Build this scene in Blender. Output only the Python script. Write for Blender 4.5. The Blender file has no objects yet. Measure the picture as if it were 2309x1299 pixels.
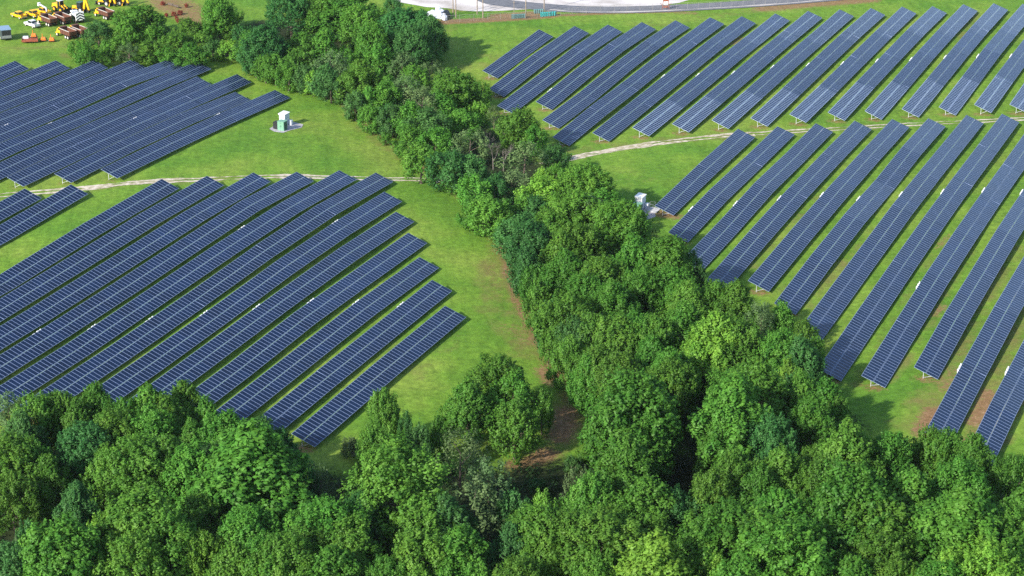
# Solar farm seen from the air: four fields of panel rows, a wooded belt, a front wood, a plant yard.
import bpy, bmesh, math, random
import numpy as np
from mathutils import Vector, Matrix
random.seed(7); rng = np.random.default_rng(11)
sc = bpy.context.scene
COL = sc.collection
R = math.radians
# ------------------------------------------------------------------ camera model (70 mm lens, drone height)
PW, PH, F = 2309.0, 1299.0, 4490.0
CAMH = 138.6
T, AZ, C0, PITCH = R(22.642381), R(65.637523), -207.970657, 7.373331
HC = 1.45                                  # panel centre above ground
fw = np.array([0, math.cos(T), -math.sin(T)]); up = np.array([0, math.sin(T), math.cos(T)]); rt = np.array([1., 0, 0])
rdir = np.array([math.cos(AZ), math.sin(AZ), 0]); cdir = np.array([math.sin(AZ), -math.cos(AZ), 0])
def ray(u, v): return rt*(u-PW/2) - up*(v-PH/2) + fw*F
def proj(P):
    P = np.asarray(P, float); d = P - np.array([0, 0, CAMH]); k = d@fw
    return PW/2 + F*(d@rt)/k, PH/2 - F*(d@up)/k, k
# ------------------------------------------------------------------ surveyed centre lines of the rows
ROWS = {
'C1':[(1232.7,73.5),(1181.8,108.8),(1104.9,172.0)],
'C2':[(1310.6,67.0),(1266.2,94.7),(1227.2,123.5),(1183.9,159.7),(1119.0,213.4)],
'C3':[(1387.9,62.9),(1339.9,91.5),(1290.0,129.4),(1218.6,186.7),(1139.5,250.6)],
'C4':[(1464.4,57.2),(1413.5,88.2),(1368.0,122.9),(1296.5,179.2),(1226.2,243.0)],
'C5':[(1539.5,53.6),(1487.1,87.1),(1404.8,149.9),(1339.9,205.1),(1287.9,245.2),(1241.3,281.6)],
'C6':[(1616,47),(1491.4,138.7),(1417.8,197.6),(1346.3,251.7),(1265,320)],
'C7':[(1687,46),(1633.7,83.4),(1551.4,149.4),(1391,279),(1354.8,309)],
'C8':[(1764.7,38),(1722.5,72.5),(1672.7,109.4),(1566.5,198),(1469,277),(1444.7,297)],
'C9':[(1837,33.6),(1748.4,106),(1648.8,191.6),(1545,277),(1534.6,288.6)],
'C10':[(1908.6,29.8),(1853,78.5),(1826,100),(1730,185.5),(1623.8,280.4)],
'C11':[(1979,26.8),(1929.5,69.6),(1899.7,97.4),(1812,180),(1711.5,275.4)],
'C12':[(2049.8,23.5),(1977,91.4),(1893.7,174.9),(1799,266.7)],
'C13':[(2119.3,20.9),(2082.6,54.7),(2050.8,87.5),(1971,170),(1885.8,262.4)],
'C14':[(2187.9,17.5),(2125,82.5),(2088.5,123),(2051.7,166),(1969,259.8)],
'C15':[(2256.5,15),(2196.8,79.5),(2129.3,161),(2052.6,254.8)],
'C16':[(2309,30.8),(2241.6,110),(2205.8,158),(2136,250.5)],
'C17':[(2309,119.3),(2281.3,155),(2216,245)],
'C18':[(2318,209),(2296,241.8)],
'D1':[(1683.2,299.2),(1620.1,357),(1570.8,403.2),(1497.7,474.7)],
'D2':[(1773,293.4),(1684.5,379.3),(1638.6,420),(1558.5,504.5),(1529,537)],
'D3':[(1859.8,286.7),(1769,379.3),(1725,420),(1673,477.4),(1619,538),(1560,600)],
'D4':[(1945.4,281.5),(1852,379.3),(1811.8,420),(1783.7,453.6),(1705.7,539),(1615,645)],
'D5':[(2030.5,278.7),(1960.6,354),(1900.6,420),(1855,473),(1807.5,528),(1755.5,593),(1710,645)],
'D6':[(2113,275.6),(2042.9,354),(1991.6,421),(1928.5,491.5),(1868,567),(1824.8,621.4),(1770,698)],
'D7':[(2197.7,270.6),(2107.8,380),(2047,455.7),(1993,529),(1928.8,617),(1868,699),(1820,766)],
'D8':[(2278.9,266),(2198.8,373.4),(2133.8,460),(2059.7,567.6),(2006,642),(1952,723.5),(1916.5,773),(1870,854)],
'D9':[(2309,343),(2242,436.2),(2198,500),(2132.5,597),(2052.8,723.5),(2024.8,771),(1968.5,866)],
'D10':[(2309,466.5),(2288.4,500),(2234.7,588.3),(2153,723.5),(2124,777.6),(2087.6,841.4)],
'D11':[(2309,626.5),(2255.5,723.5),(2203.5,820),(2158.5,911.8),(2120,988)],
'D12':[(2307,825),(2272.8,896),(2248.5,953),(2223.4,1005)],
'A1':[(74.7,435.2),(0,479.6)],
'A2':[(180.8,425.5),(0,530.5)],
'A3':[(382,414.6),(195,523),(0,644)],
'A4':[(485,404.8),(300,514.6),(216.5,566),(71.5,659.3),(0,701.7)],
'A5':[(589,398),(492.7,453.4),(430,492.3),(300,575.7),(197,640),(0,765.6)],
'A6':[(689.8,397),(581.5,452.3),(462.4,530),(300,637.4),(0,830.5)],
'A7':[(784,396),(702.8,437),(549,534.6),(380,649.3),(306,699),(173,789.4),(19.5,889)],
'A8':[(865,406),(798,440.6),(733,475),(635.8,540),(560,590),(489.4,640),(410,700),(281.5,787),(134,887)],
'A9':[(886,444.5),(804.7,492.6),(700.8,562),(564,657),(500,707),(367,801.8),(253,883.5)],
'A10':[(915,487.6),(863,520.8),(744,599.8),(664,659.3),(607,700),(462,808),(371,879.7)],
'A11':[(942,536.3),(863,593.3),(765.7,659.3),(709,700),(553,823.4),(462,892.7)],
'A12':[(968.2,591.5),(874,659.3),(839,683.4),(750,754),(646.6,835),(618,864.6),(509.9,944.7)],
'A13':[(995,645),(841.5,768),(757,835),(613.8,955.5)],
'A14':[(1026.6,704.6),(862,839.5),(750,938),(683.4,992.7)],
'B1':[(52,145),(0,165.5)],
'B2':[(140.8,143.8),(0,198)],
'B3':[(227.4,145),(108.3,195.8),(0,232.6)],
'B4':[(311.8,148),(151.6,215.3),(0,269.4)],
'B5':[(400.6,141.7),(283.7,178.5),(188,226),(0,300.8)],
'B6':[(460.6,150.2),(343,194.3),(216.5,252),(0,341)],
'B7':[(458.9,182),(354.4,228.6),(0,383)],
'B8':[(548.8,181.5),(391.6,243),(211.5,325.8),(34.3,410)],
'B9':[(548.8,215.8),(400,275.8),(257.3,343),(141.5,401.5)],
'B10':[(637.4,211.5),(543,251.5),(400,317),(245.8,391.5)],
}
def row_index(k):
    n = int(k[1:])
    return {'C': n, 'D': n+10, 'B': n-14, 'A': (n-5 if n >= 3 else n-6)}[k[0]]
# (how far the row runs on past the frame or under the trees at its near / far end, in metres)
EXT_NEAR = {'A1':24,'A2':24,'A3':26,'A4':26,'A5':14,'A6':6,'A7':5,'A8':8,'A9':10,'A10':9,'A11':11,'A12':5,'A13':3,'D11':2,'D12':12,
            'B1':30,'B2':30,'B3':30,'B4':30,'B5':26,'B6':22,'B7':10,'C3':0}
EXT_FAR = {'C16':8,'C17':40,'C18':60,'D9':32,'D10':50,'D11':60,'D12':60}
rows = {}
smp = []
for k, pl in ROWS.items():
    c = C0 + row_index(k)*PITCH
    pts = []
    for u, v in pl:
        d = ray(u, v); s = c/(d@cdir); P = d*s
        pts.append((P@rdir, P[2]+CAMH))
    pts.sort()
    rows[k] = dict(c=c, pts=pts)
    if k != 'C18':
        for a, z in pts: smp.append((*(rdir[:2]*a + cdir[:2]*c), z))
for u, v in [(880,250),(1000,340),(1120,450),(1230,600),(1350,760),(1450,880),(1300,1000),(1050,1080)]:
    d = ray(u, v); P = d*((CAMH+1.6)/-d[2]); smp.append((P[0], P[1], -1.9))
smp = np.array(smp)
def zc(x, y):
    x = np.atleast_1d(np.asarray(x, float)); y = np.atleast_1d(np.asarray(y, float))
    out = np.zeros(x.shape); xf, yf = x.ravel(), y.ravel(); o = np.zeros(xf.shape)
    for i in range(0, len(xf), 4000):
        d2 = (xf[i:i+4000, None]-smp[:, 0])**2 + (yf[i:i+4000, None]-smp[:, 1])**2
        w = np.exp(-d2/(2*10.0**2)) + .03*np.exp(-d2/(2*32.0**2))
        o[i:i+4000] = (w@smp[:, 2])/(w.sum(1)+.004)
    return o.reshape(x.shape)
def gz(x, y): return zc(x, y) - HC
def gz1(x, y): return float(gz(x, y)[0])
def at(u, v, dz=0.0):
    """the point dz above the ground seen at photograph pixel (u, v)"""
    d = ray(u, v); z = -HC
    for _ in range(8):
        P = d*((z+dz-CAMH)/d[2]); z = gz1(P[0], P[1])
    return Vector((P[0], P[1], z))
def ppm(v):
    a = T - math.atan((v-PH/2)/-F) if False else T + math.atan((v-PH/2)/F)
    return F*math.sin(a)/CAMH
# ------------------------------------------------------------------ materials
def mat(name): 
    m = bpy.data.materials.new(name); m.use_nodes = True
    return m, m.node_tree.nodes, m.node_tree.links, m.node_tree.nodes['Principled BSDF']
def plain(name, col, rough=.5, metal=0., var=.12, scale=3., spec=.5, dirt=None, bump=0.):
    m, N, L, B = mat(name)
    tc = N.new('ShaderNodeTexCoord'); no = N.new('ShaderNodeTexNoise'); no.inputs['Scale'].default_value = scale; no.inputs['Detail'].default_value = 5
    L.new(tc.outputs['Object'], no.inputs['Vector'])
    r = N.new('ShaderNodeValToRGB'); L.new(no.outputs['Fac'], r.inputs['Fac'])
    a = [max(0, c*(1-var)) for c in col]; b = [min(1, c*(1+var)) for c in col]
    if dirt: a = dirt
    r.color_ramp.elements[0].position = .35; r.color_ramp.elements[1].position = .62
    r.color_ramp.elements[0].color = (*a, 1); r.color_ramp.elements[1].color = (*b, 1)
    L.new(r.outputs['Color'], B.inputs['Base Color'])
    B.inputs['Roughness'].default_value = rough; B.inputs['Metallic'].default_value = metal; B.inputs['Specular IOR Level'].default_value = spec
    if bump:
        bp = N.new('ShaderNodeBump'); bp.inputs['Strength'].default_value = bump; L.new(no.outputs['Fac'], bp.inputs['Height']); L.new(bp.outputs['Normal'], B.inputs['Normal'])
    return m
def make_ground_mat():
    m, N, L, B = mat('meadow')
    geo = N.new('ShaderNodeNewGeometry')
    def noise(scale, detail=4, rough=.55, vec=None, dist=0):
        n = N.new('ShaderNodeTexNoise'); n.inputs['Scale'].default_value = scale; n.inputs['Detail'].default_value = detail
        n.inputs['Roughness'].default_value = rough; n.inputs['Distortion'].default_value = dist
        L.new(vec or geo.outputs['Position'], n.inputs['Vector']); return n.outputs['Fac']
    def ramp(fac, *st):
        r = N.new('ShaderNodeValToRGB'); e = r.color_ramp.elements
        while len(e) < len(st): e.new(.5)
        for i, (p, c) in enumerate(st): e[i].position = p; e[i].color = (*c, 1)
        L.new(fac, r.inputs['Fac']); return r.outputs['Color']
    def mix(f, a, b, mode='MIX'):
        x = N.new('ShaderNodeMix'); x.data_type = 'RGBA'; x.blend_type = mode
        if hasattr(f, 'is_output'): L.new(f, x.inputs[0])
        else: x.inputs[0].default_value = f
        L.new(a, x.inputs[6]); L.new(b, x.inputs[7]); return x.outputs[2]
    def mth(op, a, b=None, clamp=False):
        x = N.new('ShaderNodeMath'); x.operation = op; x.use_clamp = clamp
        for i, q in enumerate((a, b)):
            if q is None: continue
            if hasattr(q, 'is_output'): L.new(q, x.inputs[i])
            else: x.inputs[i].default_value = q
        return x.outputs[0]
    # streaky mowing direction: stretch along the rows
    mp = N.new('ShaderNodeMapping'); mp.vector_type = 'TEXTURE'; mp.inputs['Rotation'].default_value = (0, 0, AZ+.5); mp.inputs['Scale'].default_value = (7, 1, 1)
    L.new(geo.outputs['Position'], mp.inputs['Vector'])
    base = ramp(noise(.045, 5, .6), (.36, GR[0]), (.5, GR[1]), (.64, GR[2]))
    fine = ramp(noise(.9, 6, .7, dist=.4), (.3, (.62,)*3), (.7, (1.32, 1.3, 1.2)))
    streak = ramp(noise(.7, 4, .6, mp.outputs[0]), (.3, (.84, .86, .84)), (.7, (1.14, 1.12, 1.1)))
    g = mix(1., mix(1., base, fine, 'MULTIPLY'), streak, 'MULTIPLY')
    at_ = N.new('ShaderNodeAttribute'); at_.attribute_name = 'cover'
    sp = N.new('ShaderNodeSeparateColor'); L.new(at_.outputs['Color'], sp.inputs[0])
    brk = noise(1.5, 8, .74); brk2 = noise(.25, 5, .65)
    def mask(ch, n, soft=.22):
        s = mth('ADD', sp.outputs[ch], mth('MULTIPLY', mth('SUBTRACT', n, .5), 1.5))
        return mth('DIVIDE', mth('SUBTRACT', s, .38), soft, True)
    dry = ramp(noise(1.3, 6, .7), (.3, (.13, .125, .035)), (.7, (.25, .215, .075)))
    soil = ramp(noise(1.1, 6, .7), (.28, (.17, .095, .045)), (.55, (.28, .160, .088)), (.75, (.40, .27, .17)))
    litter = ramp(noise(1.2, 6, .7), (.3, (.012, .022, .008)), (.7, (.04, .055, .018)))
    g = mix(mth('MULTIPLY', mask(1, brk2, .5), .85), g, dry)
    g = mix(mth('MULTIPLY', mask(0, brk, .3), .92), g, soil)
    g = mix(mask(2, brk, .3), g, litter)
    L.new(g, B.inputs['Base Color']); B.inputs['Roughness'].default_value = .95; B.inputs['Specular IOR Level'].default_value = .15
    bp = N.new('ShaderNodeBump'); bp.inputs['Strength'].default_value = .55; bp.inputs['Distance'].default_value = .25
    L.new(noise(2.2, 6, .75), bp.inputs['Height']); L.new(bp.outputs['Normal'], B.inputs['Normal'])
    return m
GR = [(.098, .226, .024), (.142, .268, .030), (.200, .300, .046)]
def leaf_mat(name):
    m, N, L, B = mat(name)
    N.remove(B); out = N['Material Output']
    oi = N.new('ShaderNodeObjectInfo'); tc = N.new('ShaderNodeTexCoord')
    no = N.new('ShaderNodeTexNoise'); no.inputs['Scale'].default_value = .55; no.inputs['Detail'].default_value = 3; L.new(tc.outputs['Object'], no.inputs['Vector'])
    n2 = N.new('ShaderNodeTexWhiteNoise'); n2.noise_dimensions = '3D'
    sn = N.new('ShaderNodeVectorMath'); sn.operation = 'SNAP'; sn.inputs[1].default_value = (.5,)*3; L.new(tc.outputs['Object'], sn.inputs[0]); L.new(sn.outputs[0], n2.inputs['Vector'])
    hsv = N.new('ShaderNodeHueSaturation'); L.new(oi.outputs['Color'], hsv.inputs['Color'])
    def rng_(src, a, b, lo, hi):
        r = N.new('ShaderNodeMapRange'); r.inputs[1].default_value = a; r.inputs[2].default_value = b; r.inputs[3].default_value = lo; r.inputs[4].default_value = hi
        L.new(src, r.inputs[0]); return r.outputs[0]
    v1 = rng_(no.outputs['Fac'], .3, .7, .80, 1.25); v2 = rng_(n2.outputs['Value'], 0, 1, .78, 1.24)
    mu = N.new('ShaderNodeMath'); mu.operation = 'MULTIPLY'; L.new(v1, mu.inputs[0]); L.new(v2, mu.inputs[1]); L.new(mu.outputs[0], hsv.inputs['Value'])
    L.new(rng_(no.outputs['Fac'], .3, .7, .512, .49), hsv.inputs['Hue'])
    d = N.new('ShaderNodeBsdfDiffuse'); t = N.new('ShaderNodeBsdfTranslucent'); g = N.new('ShaderNodeBsdfGlossy')
    L.new(hsv.outputs[0], d.inputs['Color']); g.inputs['Roughness'].default_value = .5; g.inputs['Color'].default_value = (.9, .95, .85, 1)
    h2 = N.new('ShaderNodeHueSaturation'); h2.inputs['Hue'].default_value = .478; h2.inputs['Value'].default_value = 1.25; L.new(hsv.outputs[0], h2.inputs['Color']); L.new(h2.outputs[0], t.inputs['Color'])
    m1 = N.new('ShaderNodeMixShader'); m1.inputs[0].default_value = .33; L.new(d.outputs[0], m1.inputs[1]); L.new(t.outputs[0], m1.inputs[2])
    m2 = N.new('ShaderNodeMixShader'); m2.inputs[0].default_value = .012; L.new(m1.outputs[0], m2.inputs[1]); L.new(g.outputs[0], m2.inputs[2])
    L.new(m2.outputs[0], out.inputs['Surface'])
    return m
def glass_mat(name, col, rough=.16, spec=.5):
    m, N, L, B = mat(name)
    oi = N.new('ShaderNodeObjectInfo'); geo = N.new('ShaderNodeNewGeometry')
    no = N.new('ShaderNodeTexNoise'); no.inputs['Scale'].default_value = .22; no.inputs['Detail'].default_value = 3; L.new(geo.outputs['Position'], no.inputs['Vector'])
    wn = N.new('ShaderNodeTexWhiteNoise'); wn.noise_dimensions = '1D'; L.new(geo.outputs['Random Per Island'], wn.inputs['W'])
    r = N.new('ShaderNodeMapRange'); r.inputs[1].default_value = .3; r.inputs[2].default_value = .7; r.inputs[3].default_value = .78; r.inputs[4].default_value = 1.25; L.new(no.outputs['Fac'], r.inputs[0])
    r2 = N.new('ShaderNodeMapRange'); r2.inputs[3].default_value = .86; r2.inputs[4].default_value = 1.14; L.new(wn.outputs['Value'], r2.inputs[0])
    r3 = N.new('ShaderNodeMapRange'); r3.inputs[3].default_value = .86; r3.inputs[4].default_value = 1.14; L.new(oi.outputs['Random'], r3.inputs[0])
    mu = N.new('ShaderNodeMath'); mu.operation = 'MULTIPLY'; L.new(r.outputs[0], mu.inputs[0]); L.new(r2.outputs[0], mu.inputs[1])
    mv = N.new('ShaderNodeMath'); mv.operation = 'MULTIPLY'; L.new(mu.outputs[0], mv.inputs[0]); L.new(r3.outputs[0], mv.inputs[1])
    h = N.new('ShaderNodeHueSaturation'); h.inputs['Color'].default_value = (*col, 1); L.new(mv.outputs[0], h.inputs['Value'])
    L.new(h.outputs[0], B.inputs['Base Color']); B.inputs['Roughness'].default_value = rough; B.inputs['Specular IOR Level'].default_value = spec
    return m
M = dict(
  cell=glass_mat('panel_glass', (.0055, .017, .053)), cell2=glass_mat('panel_glass_wide_frame', (.007, .018, .048)),
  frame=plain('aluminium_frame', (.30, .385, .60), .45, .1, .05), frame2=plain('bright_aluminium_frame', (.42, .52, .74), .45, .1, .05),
  backsheet=plain('backsheet', (.05, .055, .07), .6), steel=plain('galvanised_steel', (.55, .58, .60), .5, .3),
  white=plain('white_paint', (.80, .81, .82), .4, var=.04), offwhite=plain('off_white_paint', (.66, .70, .76), .5, var=.07),
  gravel=plain('pale_gravel', (.56, .49, .41), .95, var=.12, scale=1.1, dirt=(.30, .27, .14), bump=.4),
  yard=plain('white_yard_gravel', (.66, .62, .61), .95, var=.08, scale=.15, dirt=(.44, .40, .37), bump=.3),
  asphalt=plain('worn_asphalt', (.15, .155, .175), .9, var=.12, scale=.8), curb=plain('pale_road_edge', (.52, .48, .46), .9),
  pad=plain('concrete_pad', (.40, .38, .40), .9, var=.2, scale=1.2), dirt=plain('red_soil', (.33, .18, .10), .95, var=.25, scale=.35, dirt=(.20, .15, .06), bump=.3),
  yellow=plain('yellow_paint', (.85, .46, .015), .4, var=.06), orange=plain('orange_paint', (.72, .23, .03), .5, var=.12),
  rust=plain('brown_dump_body', (.13, .052, .032), .7, var=.3, scale=2.5), rust2=plain('rusty_red_steel', (.30, .075, .04), .7, var=.3, scale=2.5),
  black=plain('black_paint', (.018, .02, .024), .5), rubber=plain('rubber', (.02, .02, .02), .8), tint=plain('tinted_glass', (.02, .03, .035), .12),
  hub=plain('wheel_hub', (.62, .60, .55), .4), chrome=plain('grey_metal', (.32, .33, .36), .4, .4), bluegrey=plain('blue_grey_roof', (.22, .33, .46), .5),
  darkgrey=plain('dark_grey_body', (.055, .07, .09), .5), green=plain('green_cabinet', (.17, .36, .25), .5, var=.06), dgreen=plain('dark_green_cabinet', (.06, .13, .11), .5),
  teal=plain('teal_plastic', (.03, .34, .33), .5, var=.3), dteal=plain('faded_teal_plastic', (.09, .20, .20), .6, var=.3),
  wood=plain('weathered_wood', (.30, .24, .19), .85, var=.2, scale=4), bark=plain('bark', (.115, .09, .07), .9, var=.35, scale=3), greybark=plain('grey_dead_bark', (.21, .185, .165), .9, var=.2, scale=3),
  tarp=plain('white_tarp', (.66, .70, .80), .5, var=.1), wire=plain('fence_wire', (.30, .29, .28), .6), stone=plain('pale_stone', (.55, .55, .56), .9, var=.15),
  redsign=plain('reddish_brown_frame', (.30, .09, .05), .7), tail=plain('red_lamp', (.45, .02, .02), .3),
)
LEAF = leaf_mat('leaves')
# ------------------------------------------------------------------ mesh helpers
class MB:
    def __init__(s): s.v = []; s.f = []; s.m = []
    def add(s, vs, fs, mi=0):
        o = len(s.v); s.v += [tuple(p) for p in vs]; s.f += [tuple(i+o for i in f) for f in fs]; s.m += [mi]*len(fs); return s
    def box(s, c, d, mi=0, top=(1, 1), rz=0., shift=(0, 0)):
        x, y, z = d[0]/2, d[1]/2, d[2]/2; tx, ty = top; cs, sn = math.cos(rz), math.sin(rz); vs = []
        for dz, kx, ky in ((-z, 1, 1), (z, tx, ty)):
            for px, py in ((-x, -y), (x, -y), (x, y), (-x, y)):
                a, b = px*kx + (shift[0] if dz > 0 else 0), py*ky + (shift[1] if dz > 0 else 0)
                vs.append((c[0]+a*cs-b*sn, c[1]+a*sn+b*cs, c[2]+dz))
        return s.add(vs, [(0, 3, 2, 1), (4, 5, 6, 7), (0, 1, 5, 4), (1, 2, 6, 5), (2, 3, 7, 6), (3, 0, 4, 7)], mi)
    def prism(s, prof, y0, y1, mi=0, inset=0.):
        """side profile [(x, z)...] (counter-clockwise seen from -y) pushed from y0 to y1"""
        n = len(prof); vs = [(x, y0, z) for x, z in prof] + [(x, y1, z) for x, z in prof]
        fs = [tuple(range(n)), tuple(range(2*n-1, n-1, -1))] + [((i+1) % n, i, i+n, (i+1) % n+n) for i in range(n)]
        return s.add(vs, fs, mi)
    def tube(s, a, b, r0, r1=None, n=7, mi=0, cap=True):
        a, b = Vector(a), Vector(b); r1 = r0 if r1 is None else r1; d = (b-a).normalized()
        e = d.orthogonal().normalized(); g = d.cross(e); vs = []
        for p, r in ((a, r0), (b, r1)): vs += [p + (e*math.cos(2*math.pi*i/n) + g*math.sin(2*math.pi*i/n))*r for i in range(n)]
        fs = [(i, (i+1) % n, (i+1) % n+n, i+n) for i in range(n)]
        if cap: fs += [tuple(range(n-1, -1, -1)), tuple(range(n, 2*n))]
        return s.add(vs, fs, mi)
    def bar(s, a, b, w, h, mi=0):
        a, b = Vector(a), Vector(b); d = (b-a).normalized(); e = d.cross(Vector((0, 0, 1)))
        e = e.normalized() if e.length > 1e-4 else Vector((1, 0, 0)); g = e.cross(d)
        vs = [p + e*(i*w/2) + g*(j*h/2) for p in (a, b) for i, j in ((-1, -1), (1, -1), (1, 1), (-1, 1))]
        return s.add(vs, [(0, 1, 2, 3), (7, 6, 5, 4), (0, 4, 5, 1), (1, 5, 6, 2), (2, 6, 7, 3), (3, 7, 4, 0)], mi)
    def mesh(s, name, *mats):
        me = bpy.data.meshes.new(name); me.from_pydata(s.v, [], s.f); me.update()
        for m in mats: me.materials.append(m)
        if len(mats) > 1: me.polygons.foreach_set('material_index', s.m)
        return me
    def build(s, name, m, parent=None, bevel=0.):
        me = s.mesh(name, m)
        bm = bmesh.new(); bm.from_mesh(me); bmesh.ops.recalc_face_normals(bm, faces=bm.faces)
        if bevel:
            bmesh.ops.remove_doubles(bm, verts=bm.verts, dist=1e-5)
            bmesh.ops.bevel(bm, geom=[e for e in bm.edges if len(e.link_faces) == 2 and e.calc_face_angle() > .5], offset=bevel, segments=2, affect='EDGES', profile=.6)
        bm.to_mesh(me); bm.free()
        return link(name, me, parent)
def link(name, data, parent=None, loc=None, mtx=None):
    o = bpy.data.objects.new(name, data); COL.objects.link(o)
    if parent: o.parent = parent
    if mtx is not None: o.matrix_local = mtx
    elif loc is not None: o.location = loc
    return o
def tag(o, label=None, cat=None, group=None, kind=None):
    for k, v in (('label', label), ('category', cat), ('group', group), ('kind', kind)):
        if v: o[k] = v
    return o
def thing(name, label, cat, loc=(0, 0, 0), rz=0., group=None):
    o = bpy.data.objects.new(name, None); COL.objects.link(o); o.empty_display_size = .3
    o.location = loc; o.rotation_euler = (0, 0, rz); return tag(o, label, cat, group)
ORD = ['', 'first', 'second', 'third', 'fourth', 'fifth', 'sixth', 'seventh', 'eighth', 'ninth', 'tenth', 'eleventh', 'twelfth', 'thirteenth', 'fourteenth', 'fifteenth', 'sixteenth', 'seventeenth', 'eighteenth', 'nineteenth', 'twentieth']
def ordn(n):
    if n < len(ORD): return ORD[n]
    return f"{n}{ {1:'st',2:'nd',3:'rd'}.get(n % 10, 'th') if n % 100 not in (11,12,13) else 'th'}"
# ------------------------------------------------------------------ solar rows
MP, ML, TILT = .94, 2.12, R(20)            # module pitch along the row, module length up the slope
def module_mesh(name, b, g, mc, mf):
    """one framed module lying flat: x along the row, y up the slope, top at z = 0"""
    w, l, t = MP/2-g, ML/2-.006, .045; q = MB()
    o = [(-w, -l), (w, -l), (w, l), (-w, l)]; i_ = [(-w+b, -l+b), (w-b, -l+b), (w-b, l-b), (-w+b, l-b)]
    q.add([(x, y, 0) for x, y in o] + [(x, y, 0) for x, y in i_] + [(x, y, -t) for x, y in o],
          [(0, 1, 5, 4), (1, 2, 6, 5), (2, 3, 7, 6), (3, 0, 4, 7), (1, 0, 8, 9), (2, 1, 9, 10), (3, 2, 10, 11), (0, 3, 11, 8)], 1)
    q.add([(x, y, -.004) for x, y in i_], [(0, 1, 2, 3)], 0)
    q.add([(x, y, -t) for x, y in o], [(3, 2, 1, 0)], 2)
    return q.mesh(name, mc, mf, M['backsheet'])
MOD = [module_mesh('solar_module', .042, .004, M['cell'], M['frame']), module_mesh('solar_module_wide_frame', .08, .003, M['cell2'], M['frame2']), module_mesh('solar_module_sky_sheen', .055, .003, M['cell'], M['frame2'])]  # last mesh: brighter frames, partly reflected sky put into the frame colour
MODV = []
for me in MOD:
    v = np.array([p.co[:] for p in me.vertices]); MODV.append((v, [tuple(p.vertices) for p in me.polygons], [p.material_index for p in me.polygons]))
POST = MB().bar((0, 0, -.5), (0, 0, 1.0), .16, .12).mesh('post', M['steel'])
INV = [(.6, .28, .62), (.5, .26, .5), (.25, .2, .3)]
INVM = [MB().box((0, 0, 0), d).mesh('inverter', M['white']) for d in INV]
FIELD = {'A': 'left field below the gravel track', 'B': 'dense upper-left field beside the plant yard', 'C': 'upper-right field behind the gravel track', 'D': 'right field in front of the gravel track'}
FGROUP = {'A': 'solar rows in the lower-left field', 'B': 'solar rows in the upper-left field', 'C': 'solar rows in the upper-right field', 'D': 'solar rows in the lower-right field'}
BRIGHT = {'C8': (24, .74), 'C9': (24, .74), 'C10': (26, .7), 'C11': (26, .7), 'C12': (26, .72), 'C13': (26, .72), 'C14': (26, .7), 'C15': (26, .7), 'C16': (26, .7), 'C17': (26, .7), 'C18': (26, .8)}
def rz_at(rw, a):
    xs = [p[0] for p in rw['pts']]; zs = [p[1] for p in rw['pts']]
    return float(np.interp(a, xs, zs))
for k, rw in rows.items():
    rw['a0'] = rw['pts'][0][0] - EXT_NEAR.get(k, 0); rw['a1'] = rw['pts'][-1][0] + EXT_FAR.get(k, 0)
def in_table(x, y, pad=1.2):
    a = x*rdir[0]+y*rdir[1]; c = x*cdir[0]+y*cdir[1]
    return any(abs(c-w['c']) < 2.1+pad and w['a0']-pad < a < w['a1']+pad for w in rows.values())
def row_z(k, a):
    """height of the row's centre line: the survey, where there is one, kept clear of the ground"""
    rw = rows[k]; x, y = rdir[0]*a+cdir[0]*rw['c'], rdir[1]*a+cdir[1]*rw['c']
    g = float(zc(x, y)[0])
    if a < rw['pts'][0][0] or a > rw['pts'][-1][0] or k == 'C18': return g
    return min(max(rz_at(rw, a), g-.3), g+.5)
invs = {}
for u, v in [(1241,201),(1496.7,168.4),(1574.6,167.3),(1654.7,162),(1743,150),(1823,144),(1901,140),(1979,134.6),(2055.8,130),(2132.7,127),(2206.4,125),(2281,121.7),
             (1559.5,468.7),(1660,455.7),(1758.8,445),(1855,437),(1937.4,445),(2033,437),(2127,431),(2219.4,427.6),(2306,427),(2056,836),(2166,827),(2274.6,821.7),
             (545.8,510.8),(757,500),(84.5,749),(208,735),(337.8,719),(461,705),(579.5,691),(701.8,678),(803.6,680),(904.3,684.5),(12,279),(110,272),(302,260.8),(490.5,257.5)]:
    best = None
    for k, rw in rows.items():
        c = rw['c']-2.05; d = ray(u, v); s = c/(d@cdir); P = d*s; a = P@rdir
        if rw['a0']-1 < a < rw['a1']+1:
            e = abs(P[2]+CAMH - (row_z(k, a)+.6))
            if best is None or e < best[0]: best = (e, k, a)
    if best: invs.setdefault(best[1], []).append(best[2])
n_by_field = {'A': 14, 'B': 10, 'C': 18, 'D': 12}
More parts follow.
